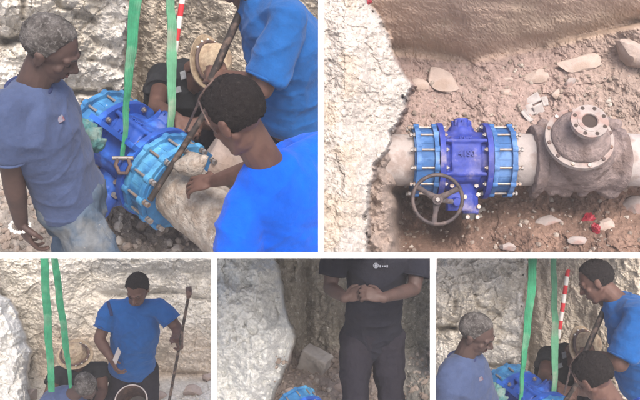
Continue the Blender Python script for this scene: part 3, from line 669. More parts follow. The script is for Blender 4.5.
# ---- people
def manA():
    J = dict(head=W(50,48,2.80), fwd=A(.72,-.46,-.30), up=A(.25,.72,.62), neck=W(27,86,2.87), chest=W(34,118,2.95), pel=W(72,196,3.24),
             shR=W(7,112,2.78), shL=W(58,98,3.12), elR=W(12,172,2.93), wrR=W(21,222,3.10), elL=W(66,150,3.34), wrL=W(72,180,3.5),
             hipR=W(64,204,3.17), hipL=W(80,200,3.36), knR=W(103,262,3.22), knL=W(72,275,3.5), ankR=W(100,380,3.6), ankL=W(75,400,3.9))
    hs = {'R': (A(.12,-.75,-.5), A(.6,.2,-.5), A(.6,.3,.4), 30), 'L': (A(.5,-.3,-.6), A(0,-1,0), A(0,.5,.5), 30)}
    root, P, fr = person('grey haired man in a blue grey t-shirt and dusty jeans looking down at left', J, 'skin', 'hair_grey', 'blue_grey', 'denim',
        bulk=.98, sleeve=.72, hem=-.0, hands=hs, hairkw=dict(line=.03, nape=-.035, thick=.005, bumps=.0025), collar='navy_trim', seed=3)
    # shirt crest, bracelet
    sh_ = kid(root,'shirt'); c = W(61,119,front(sh_,61,119)); g = G(); g.box(c, (A(.010,.006,0), A(-.005,.010,.0), A(0,0,.002))); gm('crest', g, M['crest'], smooth=False, parent=sh_)
    w = W(20,226,3.11); ax = nz(W(21,222,3.10)-W(12,172,2.93)); u = orth((1,0,0), ax); v = np.cross(ax, u)
    for i in range(14):
        a = i*2*math.pi/14; g = G(); g.ell(w + (u*math.cos(a)+v*math.sin(a))*.036, np.eye(3)*.0085, 8, 6); gm('bracelet_bead', g, M['white_plastic'], parent=root)
    return root
rA = manA()
def manB():
    J = dict(head=W(236,115,2.42), fwd=A(-.70,-.22,-.66), up=A(-.10,.82,.55), neck=W(268,162,2.56), chest=W(284,205,2.70), pel=W(300,320,2.95),
             shL=W(243,204,2.56), shR=W(326,150,2.76), elL=W(234,285,2.60), wrL=W(205,300,2.82), elR=W(266,166,3.02), wrR=W(214,181,3.25),
             hipL=W(280,330,2.9), hipR=W(320,325,3.0), knL=W(230,370,3.0), knR=W(262,350,3.2), ankL=W(262,440,3.3), ankR=W(300,430,3.4))
    hs = {'R': (A(-.72,-.08,-.30), A(-.1,-.5,-.75), A(.2,.7,-.1), 26), 'L': (A(-.7,-.2,-.4), A(0,-1,0), A(0,.5,.5), 30)}
    root, P, fr = person('black haired man crouching with his back turned in a bright blue t-shirt', J, 'skin2', 'hair_black', 'bright_blue', 'dark_trouser',
        bulk=1.0, sleeve=.62, hem=-.02, hands=hs, hairkw=dict(line=.03, nape=-.045, thick=.007, bumps=.0035), seed=8, foldamp=.006)
    return root
rB = manB()
def manC():
    J = dict(head=W(203,70,4.02), fwd=A(.25,-.85,.25), up=A(.62,.25,.62), neck=W(188,70,4.12), chest=W(182,90,4.14), pel=W(166,128,4.42),
             shR=W(164,75,4.10), shL=W(208,86,4.14), elR=W(156,107,3.88), wrR=W(178,119,3.72), elL=W(216,122,3.92), wrL=W(196,123,3.72),
             hipR=W(158,132,4.4), hipL=W(184,132,4.4), knR=W(150,128,4.02), knL=W(206,136,4.05), ankR=W(158,178,4.25), ankL=W(200,178,4.25))
    hs = {'R': (A(.75,-.35,.3), A(.1,-.7,-.5), A(.2,.6,.7), 55), 'L': (A(-.75,-.3,.3), A(0,-.7,-.5), A(-.1,.6,.7), 55)}
    root, P, fr = person('man in straw hat and black t-shirt squatting behind the valve', J, 'skin2', None, 'black_tee', 'dark_trouser',
        bulk=.95, sleeve=.5, hands=hs, seed=12, vox=.0065)
    c = P(0,-.012,.055); hat(root, c, A(.80,.12,.50), A(.2,.6,-.6))
    for (x, y, d, w, h) in ((184,75,3.93,.016,.02),(177,90,3.93,.02,.014)):
        d = front(kid(root,'shirt'), x, y); g = G(); g.box(W(x,y,d), (A(w,.006,0), A(-.004,h,0), A(0,0,.006))); gm('shirt_print', g, M['print'], parent=kid(root,'shirt'))
    return root
rC = manC()
def manD():
    J = dict(head=W(232,-32,3.20), fwd=A(-.86,-.42,-.12), up=A(-.32,.85,.42), neck=W(262,-4,3.28), chest=W(284,38,3.38), pel=W(300,128,3.70),
             shL=W(290,20,3.16), shR=W(262,10,3.56), elL=W(262,88,3.20), wrL=W(226,76,3.40), elR=W(262,60,3.70), wrR=W(243,8,3.45),
             hipL=W(304,134,3.60), hipR=W(294,134,3.82), knL=W(290,210,3.70), knR=W(285,215,3.9), ankL=W(300,300,4.0), ankR=W(310,310,4.2))
    hs = {'L': (A(-.75,.15,-.3), A(.1,-.2,-.9), A(.1,.9,.2), 60), 'R': (A(-.4,.8,.1), A(-.6,-.2,.6), A(.2,.2,.8), 60)}
    root, P, fr = person('standing man in a bright blue polo shirt gripping the steel bar', J, 'skin2', 'hair_black', 'mid_blue', 'dark_trouser',
        bulk=1.17, sleeve=.86, hem=.06, hands=hs, collar='mid_blue', belly=.03, seed=21, vox=.006, foldamp=.008)
    return root
rD = manD()
VIEW1 = [o for o in list(col.objects) if o.parent is None and PAN.get(o.name) == 1]
# ================================================================== VIEW 5: the same pit from further back
LAB5 = [('grey haired','grey haired man in blue grey t-shirt, lower right view'),('black haired','crouched man with black hair showing his back, lower right view'),
 ('man in straw','squatting man in straw hat behind the valve, lower right view'),('standing man','man in blue polo standing with his face in view, lower right view'),
 ('bright blue flanged','blue flanged valve cut off by the bottom edge, lower right view'),('long dark','dark steel bar reaching up to the face of the polo shirted man'),
 ('rusty pinch','rusty pinch bar on the coupling, lower right view'),('wide green','wide green webbing sling left of the other, lower right view'),
 ('narrower green','narrow green webbing sling beside the banded staff, lower right view'),('red and white','red and white banded staff shown nearly whole, lower right view'),
 ('thin grey','thin grey cord round the crouched man\'s head, lower right view'),('short grey','short grey cord behind the crouched man\'s ear, lower right view')]
def far_view():
    a = nz(W(148, 40, 1.)); b = nz(W(538, 329, 1.)); f = Vector(a).rotation_difference(Vector(b)).to_matrix().to_4x4()
    t = Matrix.Translation(Vector(b*1.66)); T = WM @ t @ f @ WM.inverted()
    CUR[0] = 5
    
    for o in VIEW1:
        c = o.copy(); col.objects.link(c); c.matrix_world = T @ Matrix.Translation(o.location); PAN[c.name] = 5
        if c.get('label'): c['label'] = next((b_ for a_, b_ in LAB5 if o['label'].startswith(a_)), ' '.join(o['label'].split()[:9]) + ', lower right view')
        def down(src, dst):
            for ch in src.children:
                k = ch.copy(); k.parent = dst; col.objects.link(k); down(ch, k)
        down(o, c)
far_view()
#PART3
# ================================================================== VIEW 2: the valve set in the pipeline, from above
CUR[0] = 2
fl2, wl2 = planes(62, 128, 5.05)
def yb2(X): return np.interp(X, [320,400,440,470,500,520,560,600,640,660], [52,56,60,63,58,53,46,37,28,24])
def edge2(Y): return np.interp(Y, [-20,0,20,35,60,85,100,118,128,150,165,200,252,270], [364,367,382,388,394,411,407,400,394,388,373,369,366,366])
def d2(X, Y):
    f_ = fl2(Y); yb = yb2(X) + 1.6*vn(N3(X,Y*0,55.),2); w_ = wl2(Y, yb)
    w_ = w_ + .10*np.exp(-((Y-(yb-2))/9.)**2)         # hollow at the foot of the wall
    back = smin(w_, f_, .16)
    wrel = .10*fbm(N3(X, Y*1.8, 70.), 61, 3) + .022*fbm(N3(X*.6, Y*1.5, 18.), 62, 3) + .004*vn(N3(X,Y,5.),67)
    w1, w2, wv = worley(X + 4*vn(N3(X,Y,12.),71), Y + 4*vn(N3(X,Y,12.),72), 16, 29)
    frel = .045*fbm(N3(X, Y, 36.), 63, 4) + .022*(wv-.5) + .02*fbm(N3(X,Y,9.),64,3) + .006*vn(N3(X,Y,3.),66)
    onf = sm(0, .1, w_ - f_); b = back + wrel*.6*(1-onf) + frel*onf
    b = b - .28*sm(570, 640, X)*sm(70, 30, Y)*onf - .12*np.exp(-((X-640)/30.)**2 - ((Y-95)/35.)**2)
    # dug out hollows under the pipe
    hol = sm(388,400,X+3*vn(N3(X,Y,9.),80))*sm(470,430,X)*sm(184,194,Y)*sm(262,225,Y)
    b = b + .50*hol + .22*sm(186,200,Y)*sm(240,205,Y)*sm(440,470,X)
    e = edge2(Y) + 4*fbm(N3(X,Y,12.),81,4) + 2*vn(N3(X,Y,3.),88)
    slope = 4.22 + .25*sm(20,-40,Y-0*X) ; face = 4.0 + .006*np.maximum(X-345,0) + (Y-130)*-.0009
    c1_, c2_, cv = worley(X + 4*vn(N3(X,Y,14.),91), Y + 4*vn(N3(X,Y,14.),92), 13, 39)
    frl = .09*fbm(N3(X,Y,40.),82,4) + .035*(cv-.5) + .02*ridge(N3(X,Y,14.),83,3) + .012*fbm(N3(X,Y,4.),84,2) + .04*np.clip(.2-(c2_-c1_),0,1)
    frl = frl + .10*np.exp(-((X-372)/6.)**2-((Y-70)/14.)**2) + .07*np.exp(-((X-378)/8.)**2-((Y-100)/10.)**2)
    frnt = face + frl*.45
    # gravel slope between the bright face and the pit below y 120
    s2 = sm(404, 384, X - 4*vn(N3(X,Y,8.),85)) * sm(118,135,Y)
    mid = b + (4.46 + .0035*np.maximum(X-380,0) + .06*fbm(N3(X,Y,12.),86,3) + .03*cv - b)*np.clip(s2,0,1)
    return frnt + (mid-frnt)*sm(-2., 3., X-e)
def c2f(X, Y, d):
    e = edge2(Y); n = .5*fbm(N3(X,Y,16.),101,4); n2 = .5*fbm(N3(X,Y,5.),102,3)
    chalk = np.outer(1+.08*n+.08*n2, A(.41,.375,.345)); buff = A(.40,.33,.26)
    w = sm(.0,.5, fbm(N3(X,Y,22.),103,3))*sm(375,345,X); chalk = chalk*(1-.6*w[:,None]) + .6*w[:,None]*buff
    wall = np.outer(1+.14*n, A(.38,.285,.23)); wall = wall*(1-.35*sm(.0,.6,fbm(N3(X,Y*1.6,40.),104,3))[:,None]) + A(.36,.29,.22)*.35*sm(.0,.6,fbm(N3(X,Y*1.6,40.),104,3))[:,None]
    flo = np.outer(1+.14*n+.12*n2, A(.30,.225,.20)); flo = flo*(1-.5*sm(545,620,X)[:,None]) + .5*sm(545,620,X)[:,None]*A(.27,.215,.175)
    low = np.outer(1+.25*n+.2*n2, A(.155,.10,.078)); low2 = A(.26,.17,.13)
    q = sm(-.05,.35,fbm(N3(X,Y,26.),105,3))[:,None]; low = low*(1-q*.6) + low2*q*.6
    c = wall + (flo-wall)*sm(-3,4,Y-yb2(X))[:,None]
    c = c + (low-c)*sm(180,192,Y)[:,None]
    grav = np.outer(1+.2*n+.2*n2, A(.33,.27,.235)); gs = (sm(408,392,X)*sm(118,135,Y))[:,None]; c = c + (grav-c)*gs*.8
    f = sm(-2,3,X-e)[:,None]; return chalk*(1-f) + c*f
def r2(X, Y): return np.where(X < edge2(Y), 0, np.where(Y < yb2(X), 1, 2))
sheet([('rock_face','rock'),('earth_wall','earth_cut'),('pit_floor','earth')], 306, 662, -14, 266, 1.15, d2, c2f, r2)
pts = []
xr, yr = r_.uniform(385, 645, 900), r_.uniform(62, 262, 900)
kp = xr > np.interp(yr, [0,130,131,270], [411,411,396,396]); xr, yr = xr[kp], yr[kp]
pts = list(zip(xr, yr, d2(xr, yr) - .003, r_.uniform(.1, .95, len(xr))**3*.022 + .003))
rubble('rubble', pts, 'rubble', 31, 'fine rubble scattered on both sides of the pipeline')
PD = 4.72; PY = 160
Xp = A(1,0,0); up2 = A(0,.47,.883)
v2, Pq = valve('dusty blue valve with handwheel bolted into the pipeline', W(461, PY+1, PD), Xp, A(0,-1,.02), 1.0, body='valve2', lt='light_blue2',
    wheel=True, wheel_at=W(437.5, 199.5, 4.34), seed=6)
def pipe_piece(label, x0, x1, m='pipe', r=.155, seed=5):
    g = G(); xs = np.linspace(x0, x1, 40); th = np.linspace(0, 2*np.pi, 48, endpoint=False); Rg = []
    for x in xs:
        c = W(x, PY, PD); Rg.append(c + np.outer(np.cos(th), A(0,r,0)) + np.outer(np.sin(th), A(0,0,r)))
    g.rings(Rg); V = g.verts(); cc = W(0, PY, PD); nn = V*A(0,1,1) - A(0,cc[1],cc[2]); nn /= (np.linalg.norm(nn,axis=1)[:,None]+1e-9)
    V = V + nn*(.005*fbm(V*9,seed,3))[:,None]; o = mk('pipe', V, g.f, M[m]); autosmooth(o.data); return tag(o, label, 'pipe')
pipe_piece('pale pipe entering the rock left of the blue valve', 345, 417)
pipe_piece('pale pipe between the blue valve and the crusted tee', 504, 545, seed=8)
pipe_piece('pale pipe leaving the crusted tee on the right', 615, 668, seed=9)
def tee():
    O = W(585, 163, PD); root = thing('pipe_tee', 'mud crusted pipe tee with round bolted top flange and open neck', 'pipe tee', O)
    U = nz(A(0,.42,.907)); a = A(1,0,0); b = np.cross(U, a)
    g = G(); g.cyl(W(536,PY+1,PD), W(620,PY+1,PD), .172, n=36); g.cyl(W(530,PY,PD), W(541,PY,PD), .205, n=30); g.cyl(W(612,PY,PD), W(621,PY,PD), .19, n=30)
    T = W(579, 139, PD-.27)
    g.cyl(O - U*.02, T, .19, .165, n=36); rr = np.random.default_rng(4)
    for i in range(46):
        x = rr.uniform(532,618); y = rr.choice([rr.uniform(182,193), rr.uniform(116,134)]) if rr.random() < .6 else rr.uniform(118,194)
        g.ell(W(x,y,PD-.02 if 135 < y < 185 else PD+.02), np.eye(3)*rr.uniform(.02,.05), 10, 6)
    V, N, Fc = remesh(g, .009, 3); V = V + N*(.006*fbm(V*15, 8, 5))[:,None]; mk('tee_body', V, Fc, M['dusty_iron'], parent=root)
    g = G(); g.annulus(T, U, .02, .190, .014, 64); lf_ = gm('lower_flange', g, M['dusty_rim'], parent=root)
    g = G(); S = []
    for h, r in ((0.012,.162),(.03,.160),(.05,.15),(.07,.132),(.088,.105),(.10,.078),(.13,.066)): S.append((T+U*h+b*0, a*r, b*r))
    g.loft(S, 48)
    V, N, Fc = remesh(g, .006, 4); V = V + N*(.0035*fbm(V*16, 9, 4))[:,None]; mk('bonnet', V, Fc, M['dusty_iron'], parent=root)
    for i in range(12):
        t = R(10+i*30); p = T + (a*math.cos(t)+b*math.sin(t))*.175; g = G(); g.cyl(p + U*.01, p+U*.022, .0115, n=6)
        gm('bolt', g, M['zinc' if i in (4,8,9) else 'rust'], smooth=False, parent=lf_)
    T2 = T + U*.185
    g = G(); g.annulus(T2, U, .042, .100, .014, 56); g.annulus(T2+U*.012, U, .045, .066, .005, 48); f2 = gm('top_flange', g, M['dusty_rim'], parent=root)
    g = G(); g.cyl(T2 - U*.03, T2+U*.002, .046, n=32); gm('bore_shade_plug', g, M['hole_shade'], parent=root)  # solid dark plug painting the shade inside the neck opening
    g = G(); g.cyl(T+U*.12, T2-U*.004, .072, n=32); gm('neck', g, M['dusty_iron'], parent=root)
    for i in range(8):
        t = R(20+i*45); p = T2 + (a*math.cos(t)+b*math.sin(t))*.083; g = G(); g.cyl(p + U*.0125, p+U*.0155, .011, n=12)
        gm('hole_shade_disc', g, M['hole_shade'], smooth=False, parent=f2)  # dark discs on the flange painting shade where bolts would pass
tee()
def d2at(x, y): return float(d2(A(x), A(y))[0])
for i, (lb, x, y, w, h, th, rt) in enumerate([
    ('large pale flat slab leaning under the back wall', 443, 79, 23, 32, .035, 60), ('smaller pale slab at the edge of the bright rock face', 421, 85, 18, 13, .03, -20),
    ('flat pale angular stone below the earth wall', 539, 76, 26, 13, .03, 10), ('wide flat pinkish slab against the back wall', 578, 63, 44, 17, .04, 12), ('small pale stone beside the tee flange', 556, 94, 11, 10, .03, 30),
    ('rounded pale pebble on bare earth behind the valve', 506, 92, 9, 8, .025, 0), ('grey boulder at the right edge of the view', 637, 52, 24, 40, .10, 80), ('small stone near the torn packaging', 508, 79, 9, 6, .02, 10),
    ('pale stone lying next to the red debris', 607, 227, 13, 18, .03, 0), ('half buried brown stone under the pipe', 551, 222, 26, 12, .025, 5), ('square stone at the lower right corner', 632, 205, 22, 22, .04, 10),
    ('dull flat stone at the bottom edge', 506, 247, 17, 10, .03, 0), ('reddish flat stone below the pipe', 577, 240, 18, 8, .02, 0), ('small grey stone above the tee', 570, 83, 12, 9, .03, 40)]):
    dd = d2at(x, y); stone(lb, x, y, dd - th*.35, w, h, th, 200+i, 'stone' if i < 9 else 'pipe' if False else 'dusty_rim', rt, n=(.0,.45,.9))
pk = thing('torn_packaging', 'torn white packaging crumpled on the ground near the tee', 'packaging', W(535,107,d2at(535,107)))
for (x, y, w, h, rt, tl) in ((531,101,20,9,32,.1),(530,110,9,12,24,.3),(539,110,11,12,28,-.2),(527,116,14,5,-50,.2),(545,101,6,9,10,.4)):
    dd = d2at(x,y)-.03; a = A(math.cos(R(rt)), math.sin(R(rt)), tl*.4); b = A(-math.sin(R(rt)), math.cos(R(rt)), .2-tl)
    g = G(); n = 8; u = np.linspace(-1,1,n); Xg, Yg = np.meshgrid(u, u); Z = .006*vn(np.column_stack([Xg.ravel()*3+x, Yg.ravel()*3, Xg.ravel()*0]), 3)
    V = W(x,y,dd) + np.outer(Xg.ravel()*w/2*dd/F, a) + np.outer(Yg.ravel()*h/2*dd/F, b) + np.outer(Z, A(0,0,1))
    o = mk('flap', V, [(i*n+j, i*n+j+1, (i+1)*n+j+1, (i+1)*n+j) for i in range(n-1) for j in range(n-1)], M['paper'], parent=pk); o.modifiers.new('t','SOLIDIFY').thickness = .003
for i, (lb, x, y, w, h, rt) in enumerate((('crushed red plastic scrap, upper of the pair on the pit floor', 588.5, 218, 12, 8, 30), ('crushed red plastic scrap, lower of the pair beside the pale stone', 596, 229, 11, 9, -50),
     ('bright red scrap caught on top of the bright rock face', 367, 2, 7, 6, 0))):
    dd = d2at(x, y); V, Fc = stone_mesh(W(x,y,dd-.03), (A(math.cos(R(rt)),math.sin(R(rt)),0)*w*dd/F/2*1.2, A(-math.sin(R(rt)),math.cos(R(rt)),0)*h*dd/F/2*1.2, A(0,0,.03)), 60+i, 1.4)
    o = mk('red_scrap', V, Fc, M['red_cloth'], smooth=False); tag(o, lb, 'scrap')
# ================================================================== VIEW 3: man in blue beside the slings
CUR[0] = 3
fl3, wl3 = planes(25, 329, 9.3)
def edge3(Y): return np.interp(Y, [240,292,300,330,352,375,410], [-8,-4,10,24,30,26,34])
def d3(X, Y):
    f_ = fl3(Y); yb = 374 + 4*vn(N3(X,Y*0,30.),2); w_ = wl3(Y, yb)
    back = smin(w_, f_, .2) - .25
    w1, w2, wv = worley(X + 4*vn(N3(X,Y,12.),171), Y*1.2 + 4*vn(N3(X,Y,12.),172), 15, 49)
    s1, s2, sv = worley(X + 2*vn(N3(X,Y,6.),173), Y*1.3 + 2*vn(N3(X,Y,6.),174), 7, 53)
    rel = .22*fbm(N3(X, Y*1.2, 50.), 161, 4) + .12*(wv-.5) + .07*(sv-.5) + .07*.8*ridge(N3(X, Y*1.3, 22.), 162, 3) + .035*fbm(N3(X,Y*1.3,5.),163,2) + .015*vn(N3(X,Y,2.1),164)
    rel = rel + .25*np.exp(-((Y-(287+.05*X+4*vn(N3(X,Y*0,20.),3)))/2.6)**2)*sm(80,110,X) + .22*np.exp(-((Y-372-.04*(X-150))/2.4)**2)*sm(140,160,X) - .3*sm(378,386,Y)*sm(150,170,X)
    rel = rel + .12*np.exp(-((X-38)/6.)**2-((Y-338)/26.)**2) - .25*sm(274,262,Y)*sm(70,110,X)
    e = edge3(Y) + 1.8*fbm(N3(X,Y,8.),181,3)
    c1_, c2_, cv = worley(X, Y, 11, 59)
    frnt = 6.35 + .10*fbm(N3(X,Y,26.),182,4) + .05*(cv-.5) + .02*fbm(N3(X,Y,4.),183,2) + .02*np.maximum(X-e+14,0)
    b = back + rel*.33
    return frnt + (b-frnt)*sm(-1.5, 2, X-e)
def c3f(X, Y, d):
    n = .5*fbm(N3(X,Y,14.),191,4); n2 = .5*fbm(N3(X,Y,4.),192,3)
    c = np.outer(1+.12*n+.14*n2, A(.55,.52,.465)); pale = np.outer(1+.1*n2, A(.66,.63,.58)); tan = np.outer(1+.15*n+.1*n2, A(.52,.44,.36))
    c = c + (pale-c)*(sm(.15,.6,n+.4)*sm(330,270,Y))[:,None]*.8 + (tan-c)*0
    t = sm(318,345,Y+10*n)*sm(386,374,Y)*sm(28,50,X); c = c + (tan-c)*(t*.75)[:,None]
    c = c + (pale*.9-c)*(sm(377,384,Y)*sm(140,165,X))[:,None]
    gr = (sm(278,268,Y)*sm(70,110,X))[:,None]; c = c + (A(.44,.43,.40)*(1+.1*n2)[:,None]-c)*gr*.8
    f = sm(-1.5,2,X-edge3(Y))[:,None]; ch = np.outer(1+.08*n+.08*n2, A(.55,.54,.51)); return ch*(1-f)+c*f
sheet([('rock_face','rock'),('earth_wall','rock'),('pit_floor','rock')], -10, 220, 250, 408, .85, d3, c3f, lambda X, Y: np.where(X < edge3(Y), 0, np.where(Y < 376, 1, 2)))
def manD3():
    J = dict(head=W(137.5,289,6.35), fwd=A(-.12,-.72,.62), up=A(.02,.80,.62), neck=W(136,302,6.50), chest=W(136,324,6.55), pel=W(133,366,6.80),
             shR=W(112,309,6.50), shL=W(161,308,6.50), elR=W(99,339,6.46), wrR=W(112,360,6.38), elL=W(177,328,6.50), wrL=W(180,346,6.34),
             hipR=W(121,372,6.80), hipL=W(146,372,6.80), knR=W(120,420,6.85), knL=W(148,420,6.85), ankR=W(120,468,7.05), ankL=W(150,468,7.05))
    hs = {'R': (A(.45,-.75,.35), A(.7,.3,-.4), A(.3,.3,.8), 40), 'L': (A(-.05,.5,.5), A(-.9,-.1,.1), A(.0,.6,.6), 65)}
    root, P, fr = person('stout man in a light blue t-shirt standing with a bar in his hand', J, 'skin2', 'hair_black', 'mid_blue', 'dark_trouser',
        bulk=1.09, sleeve=.66, hem=-.03, hands=hs, belly=.035, seed=31, vox=.007, foldamp=.010, hairkw=dict(line=.028, nape=-.04, thick=.010, bumps=.005), k=1.04)
    g = G(); g.tube([W(x_,y_,front(kid(root,'shirt'),x_,y_)+.010) for x_, y_ in ((108,302),(109.5,307),(111,312),(111.5,316))], .014, 8); gm('shoulder_stripe', g, M['navy_trim'], parent=root)
    return root
manD3()
b3 = rod('dark steel bar standing in the stout man\'s hand', W(189,294,6.15), W(168,408,6.45), .0115)
g = G(); c = W(189,291,6.15); g.box(c, (A(.02,.004,0), A(-.004,.032,0), A(0,0,.02))); gm('bar_head', g, M['rust'], parent=b3)
g = G(); g.box(W(117,356,6.28), (A(.012,-.02,0), A(.02,.05,0), A(0,0,.006))); o = gm('white_card', g, M['paper'], smooth=False); tag(o, 'folded white paper held in the stout man\'s hand', 'paper')
def manC3():
    J = dict(head=W(77,356,6.62), fwd=A(.05,-.92,.15), up=A(0,.35,.93), neck=W(79,367,6.80), chest=W(80,378,6.85), pel=W(82,398,7.15),
             shR=W(58,374,6.80), shL=W(101,370,6.80), elR=W(47,398,6.66), wrR=W(52,418,6.5), elL=W(103,391,6.66), wrL=W(96,406,6.45),
             hipR=W(72,404,7.1), hipL=W(92,404,7.1), knR=W(60,400,6.8), knL=W(108,402,6.8), ankR=W(62,436,7.0), ankL=W(104,436,7.0))
    root, P, fr = person('man in a straw hat and black t-shirt bending below the slings', J, 'skin2', None, 'black_tee', 'dark_trouser', bulk=1.0, sleeve=.45, seed=41, vox=.008)
    hat(root, P(0,-.01,.06), A(.05,.62,.78), A(1,0,0)); return root
manC3()
def manA3():
    J = dict(head=W(86,386,6.15), fwd=A(.35,-.85,-.1), up=A(.25,.35,.9), neck=W(72,394,6.25), chest=W(64,404,6.35), pel=W(50,440,6.7),
             shR=W(48,402,6.3), shL=W(84,410,6.3), elR=W(40,430,6.3), wrR=W(50,448,6.2), elL=W(90,440,6.3), wrL=W(96,455,6.2),
             hipR=W(40,444,6.7), hipL=W(60,448,6.7), knR=W(40,490,6.8), knL=W(62,490,6.8), ankR=W(40,540,7.1), ankL=W(60,540,7.1))
    person('grey haired man bent over below the hat, seen from above', J, 'skin', 'hair_grey', 'blue_grey', 'denim', bulk=1.0, seed=43, vox=.008, hairkw=dict(line=.03, nape=-.035, thick=.006, bumps=.003))
manA3()
strip('broad green sling at the left edge of the pit', [W(43,240,5.9), W(47,310,5.95), W(52,392,6.0)], [.054,.058,.045], 'sling', [6,12,24])
strip('narrow slanting green sling running down beside the straw hat', [W(52,240,5.95), W(60,300,6.0), W(66,345,6.0), W(71,388,6.02)], [.048,.05,.046,.02], 'sling', [40,30,12,60])
def bucket():
    O = W(131,420,5.95); root = thing('bucket', 'white rimmed bucket of dark water at the standing man\'s feet', 'bucket', O); U = nz(A(0,.45,.89)); a = A(1,0,0); b = np.cross(U, a)
    T = W(131,401,5.62)
    th = np.linspace(0,2*np.pi,40,endpoint=False); o_ = np.outer(np.cos(th),a)+np.outer(np.sin(th),b)
    g = G(); g.rings([T-U*.25+o_*.085, T+o_*.113, T+o_*.108, T-U*.24+o_*.08], cap=True); gm('bucket_wall', g, M['rust'], parent=root)
    g = G(); g.torus(T, a, b, .113, .0045, 40, 8); gm('rim', g, M['pipe'], parent=root)
    g = G(); g.cyl(T-U*.22, T-U*.21, .082, n=32); gm('dark_disc', g, M['black'], parent=root)  # dark disc low inside the bucket
bucket()
for i, (lb, x, y, w, h, th, rt) in enumerate([('dark stone at the right edge of the ledge', 208, 378, 9, 10, .06, 60), ('pale rock lying right of the steel bar', 192, 392, 22, 12, .09, 0), ('tan stone below the standing bar', 158, 396, 16, 9, .07, 10), ('pale chunk of rock lower left beside the crouching man', 30, 396, 18, 10, .1, 20)]):
    stone(lb, x, y, float(d3(A(x), A(y))[0])-.03, w, h, th, 300+i, 'stone', rt)
# ================================================================== VIEW 4: dark clothed man
CUR[0] = 4
fl4, wl4 = planes(27, 329, 6.6)
def edge4(Y): return np.interp(Y, [240,258,275,300,320,335,345,370,410], [272,273,279,284,288,294,293,285,268])
def d4(X, Y):
    f_ = fl4(Y); yb = 352 + 6*vn(N3(X,Y*0,24.),2); w_ = wl4(Y, yb)*np.interp(X, [280,330,400,440],[1.0,.97,1.0,1.02]); back = smin(w_, f_, .15)
    w1, w2, wv = worley(X + 5*vn(N3(X,Y,12.),271), Y*.75 + 5*vn(N3(X,Y,12.),272), 20, 69)
    s1, s2, sv = worley(X + 2*vn(N3(X,Y,6.),273), Y + 2*vn(N3(X,Y,6.),274), 8, 63)
    rel = .20*fbm(N3(X, Y*.8, 40.), 261, 4) + .10*(wv-.5) + .04*(sv-.5) + .05*ridge(N3(X*1.4, Y*.7, 18.), 262, 3) + .025*fbm(N3(X,Y,5.),263,2) + .22*np.exp(-((X-306)/5.)**2)*sm(352,335,Y)
    e = edge4(Y) + 2.2*fbm(N3(X,Y,10.),281,4)
    c1_, c2_, cv = worley(X+3*vn(N3(X,Y,9.),291), Y+3*vn(N3(X,Y,9.),292), 16, 79)
    frnt = 4.85 + .10*fbm(N3(X,Y,34.),282,4) + .025*(cv-.5) + .022*ridge(N3(X*1.2,Y,18.),284,3) + .012*fbm(N3(X,Y,4.),283,2) + .012*np.maximum(X-e+22,0)
    return frnt + (back+rel*.5-frnt)*sm(-2, 2, X-e)
def c4f(X, Y, d):
    n = .5*fbm(N3(X,Y,16.),301,4); n2 = .5*fbm(N3(X,Y,4.),302,3)
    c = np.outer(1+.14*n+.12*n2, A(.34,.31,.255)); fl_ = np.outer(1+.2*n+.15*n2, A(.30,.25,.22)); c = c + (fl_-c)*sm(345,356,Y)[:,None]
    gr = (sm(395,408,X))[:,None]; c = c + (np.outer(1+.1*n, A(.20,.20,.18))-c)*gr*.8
    f = sm(-2,2,X-edge4(Y))[:,None]; ch = np.outer(1+.07*n+.07*n2, A(.50,.50,.475)); return ch*(1-f)+c*f
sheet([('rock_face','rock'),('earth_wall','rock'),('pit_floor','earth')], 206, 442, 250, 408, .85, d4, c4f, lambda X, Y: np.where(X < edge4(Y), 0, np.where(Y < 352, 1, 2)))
def man4():
    J = dict(head=W(384,212,4.45), fwd=A(-.1,-.7,.6), up=A(0,.8,.6), neck=W(381,238,4.55), chest=W(377,268,4.66), pel=W(372,330,4.90),
             shR=W(337,245,4.60), shL=W(421,246,4.60), elR=W(330,288,4.58), wrR=W(346,298,4.38), elL=W(414,289,4.55), wrL=W(382,298,4.32),
             hipR=W(357,338,4.90), hipL=W(388,338,4.90), knR=W(356,402,4.85), knL=W(391,402,4.90), ankR=W(354,464,5.10), ankL=W(394,464,5.12))
    hs = {'R': (A(.80,.35,.25), A(.1,-.5,-.8), A(-.1,.8,.4), 50), 'L': (A(-.85,.3,.2), A(-.1,-.5,-.8), A(.1,.8,.4), 55)}
    root, P, fr = person('man in dark navy t-shirt and shorts standing with his hands together', J, 'skin', 'hair_black', 'navy_tee', 'dark_trouser', bulk=.98, sleeve=.70, hem=-.13, hands=hs, seed=51, vox=.006, foldamp=.006)
    c = W(378,266,front(kid(root,'shirt'),380,266,5)-.001)
    g = G(); g.torus(c + A(-.012,.002,0), A(1,0,0), A(0,1,0), .013, .003, 20, 6); g.cyl(c+A(-.012,.002,-.003), c+A(-.012,.002,.002), .008, n=10)
    for i in range(4): g.box(c + A(.013+i*.013,-.002,0), (A(.004,0,0), A(0,.007 if i in (0,3) else .005,0), A(0,0,.002)))
    gm('chest_logo', g, M['white_label'], smooth=False, parent=root); return root
man4()
dd = float(d4(A(314), A(366))[0])-.10; c = W(315,362,dd); a = nz(A(.80,-.42,.30)); b = orth(A(.35,.75,.55), a); n_ = np.cross(a, b)
g = G(); g.box(c, (a*.105, b*.095, n_*.06)); V, N, Fc = remesh(g, .008, 2); V = V + N*(.007*fbm(V*14, 5, 4))[:,None]
o = mk('concrete_block', V, Fc, M['block']); tag(o, 'squared pale concrete block on the pit floor behind the man', 'block')
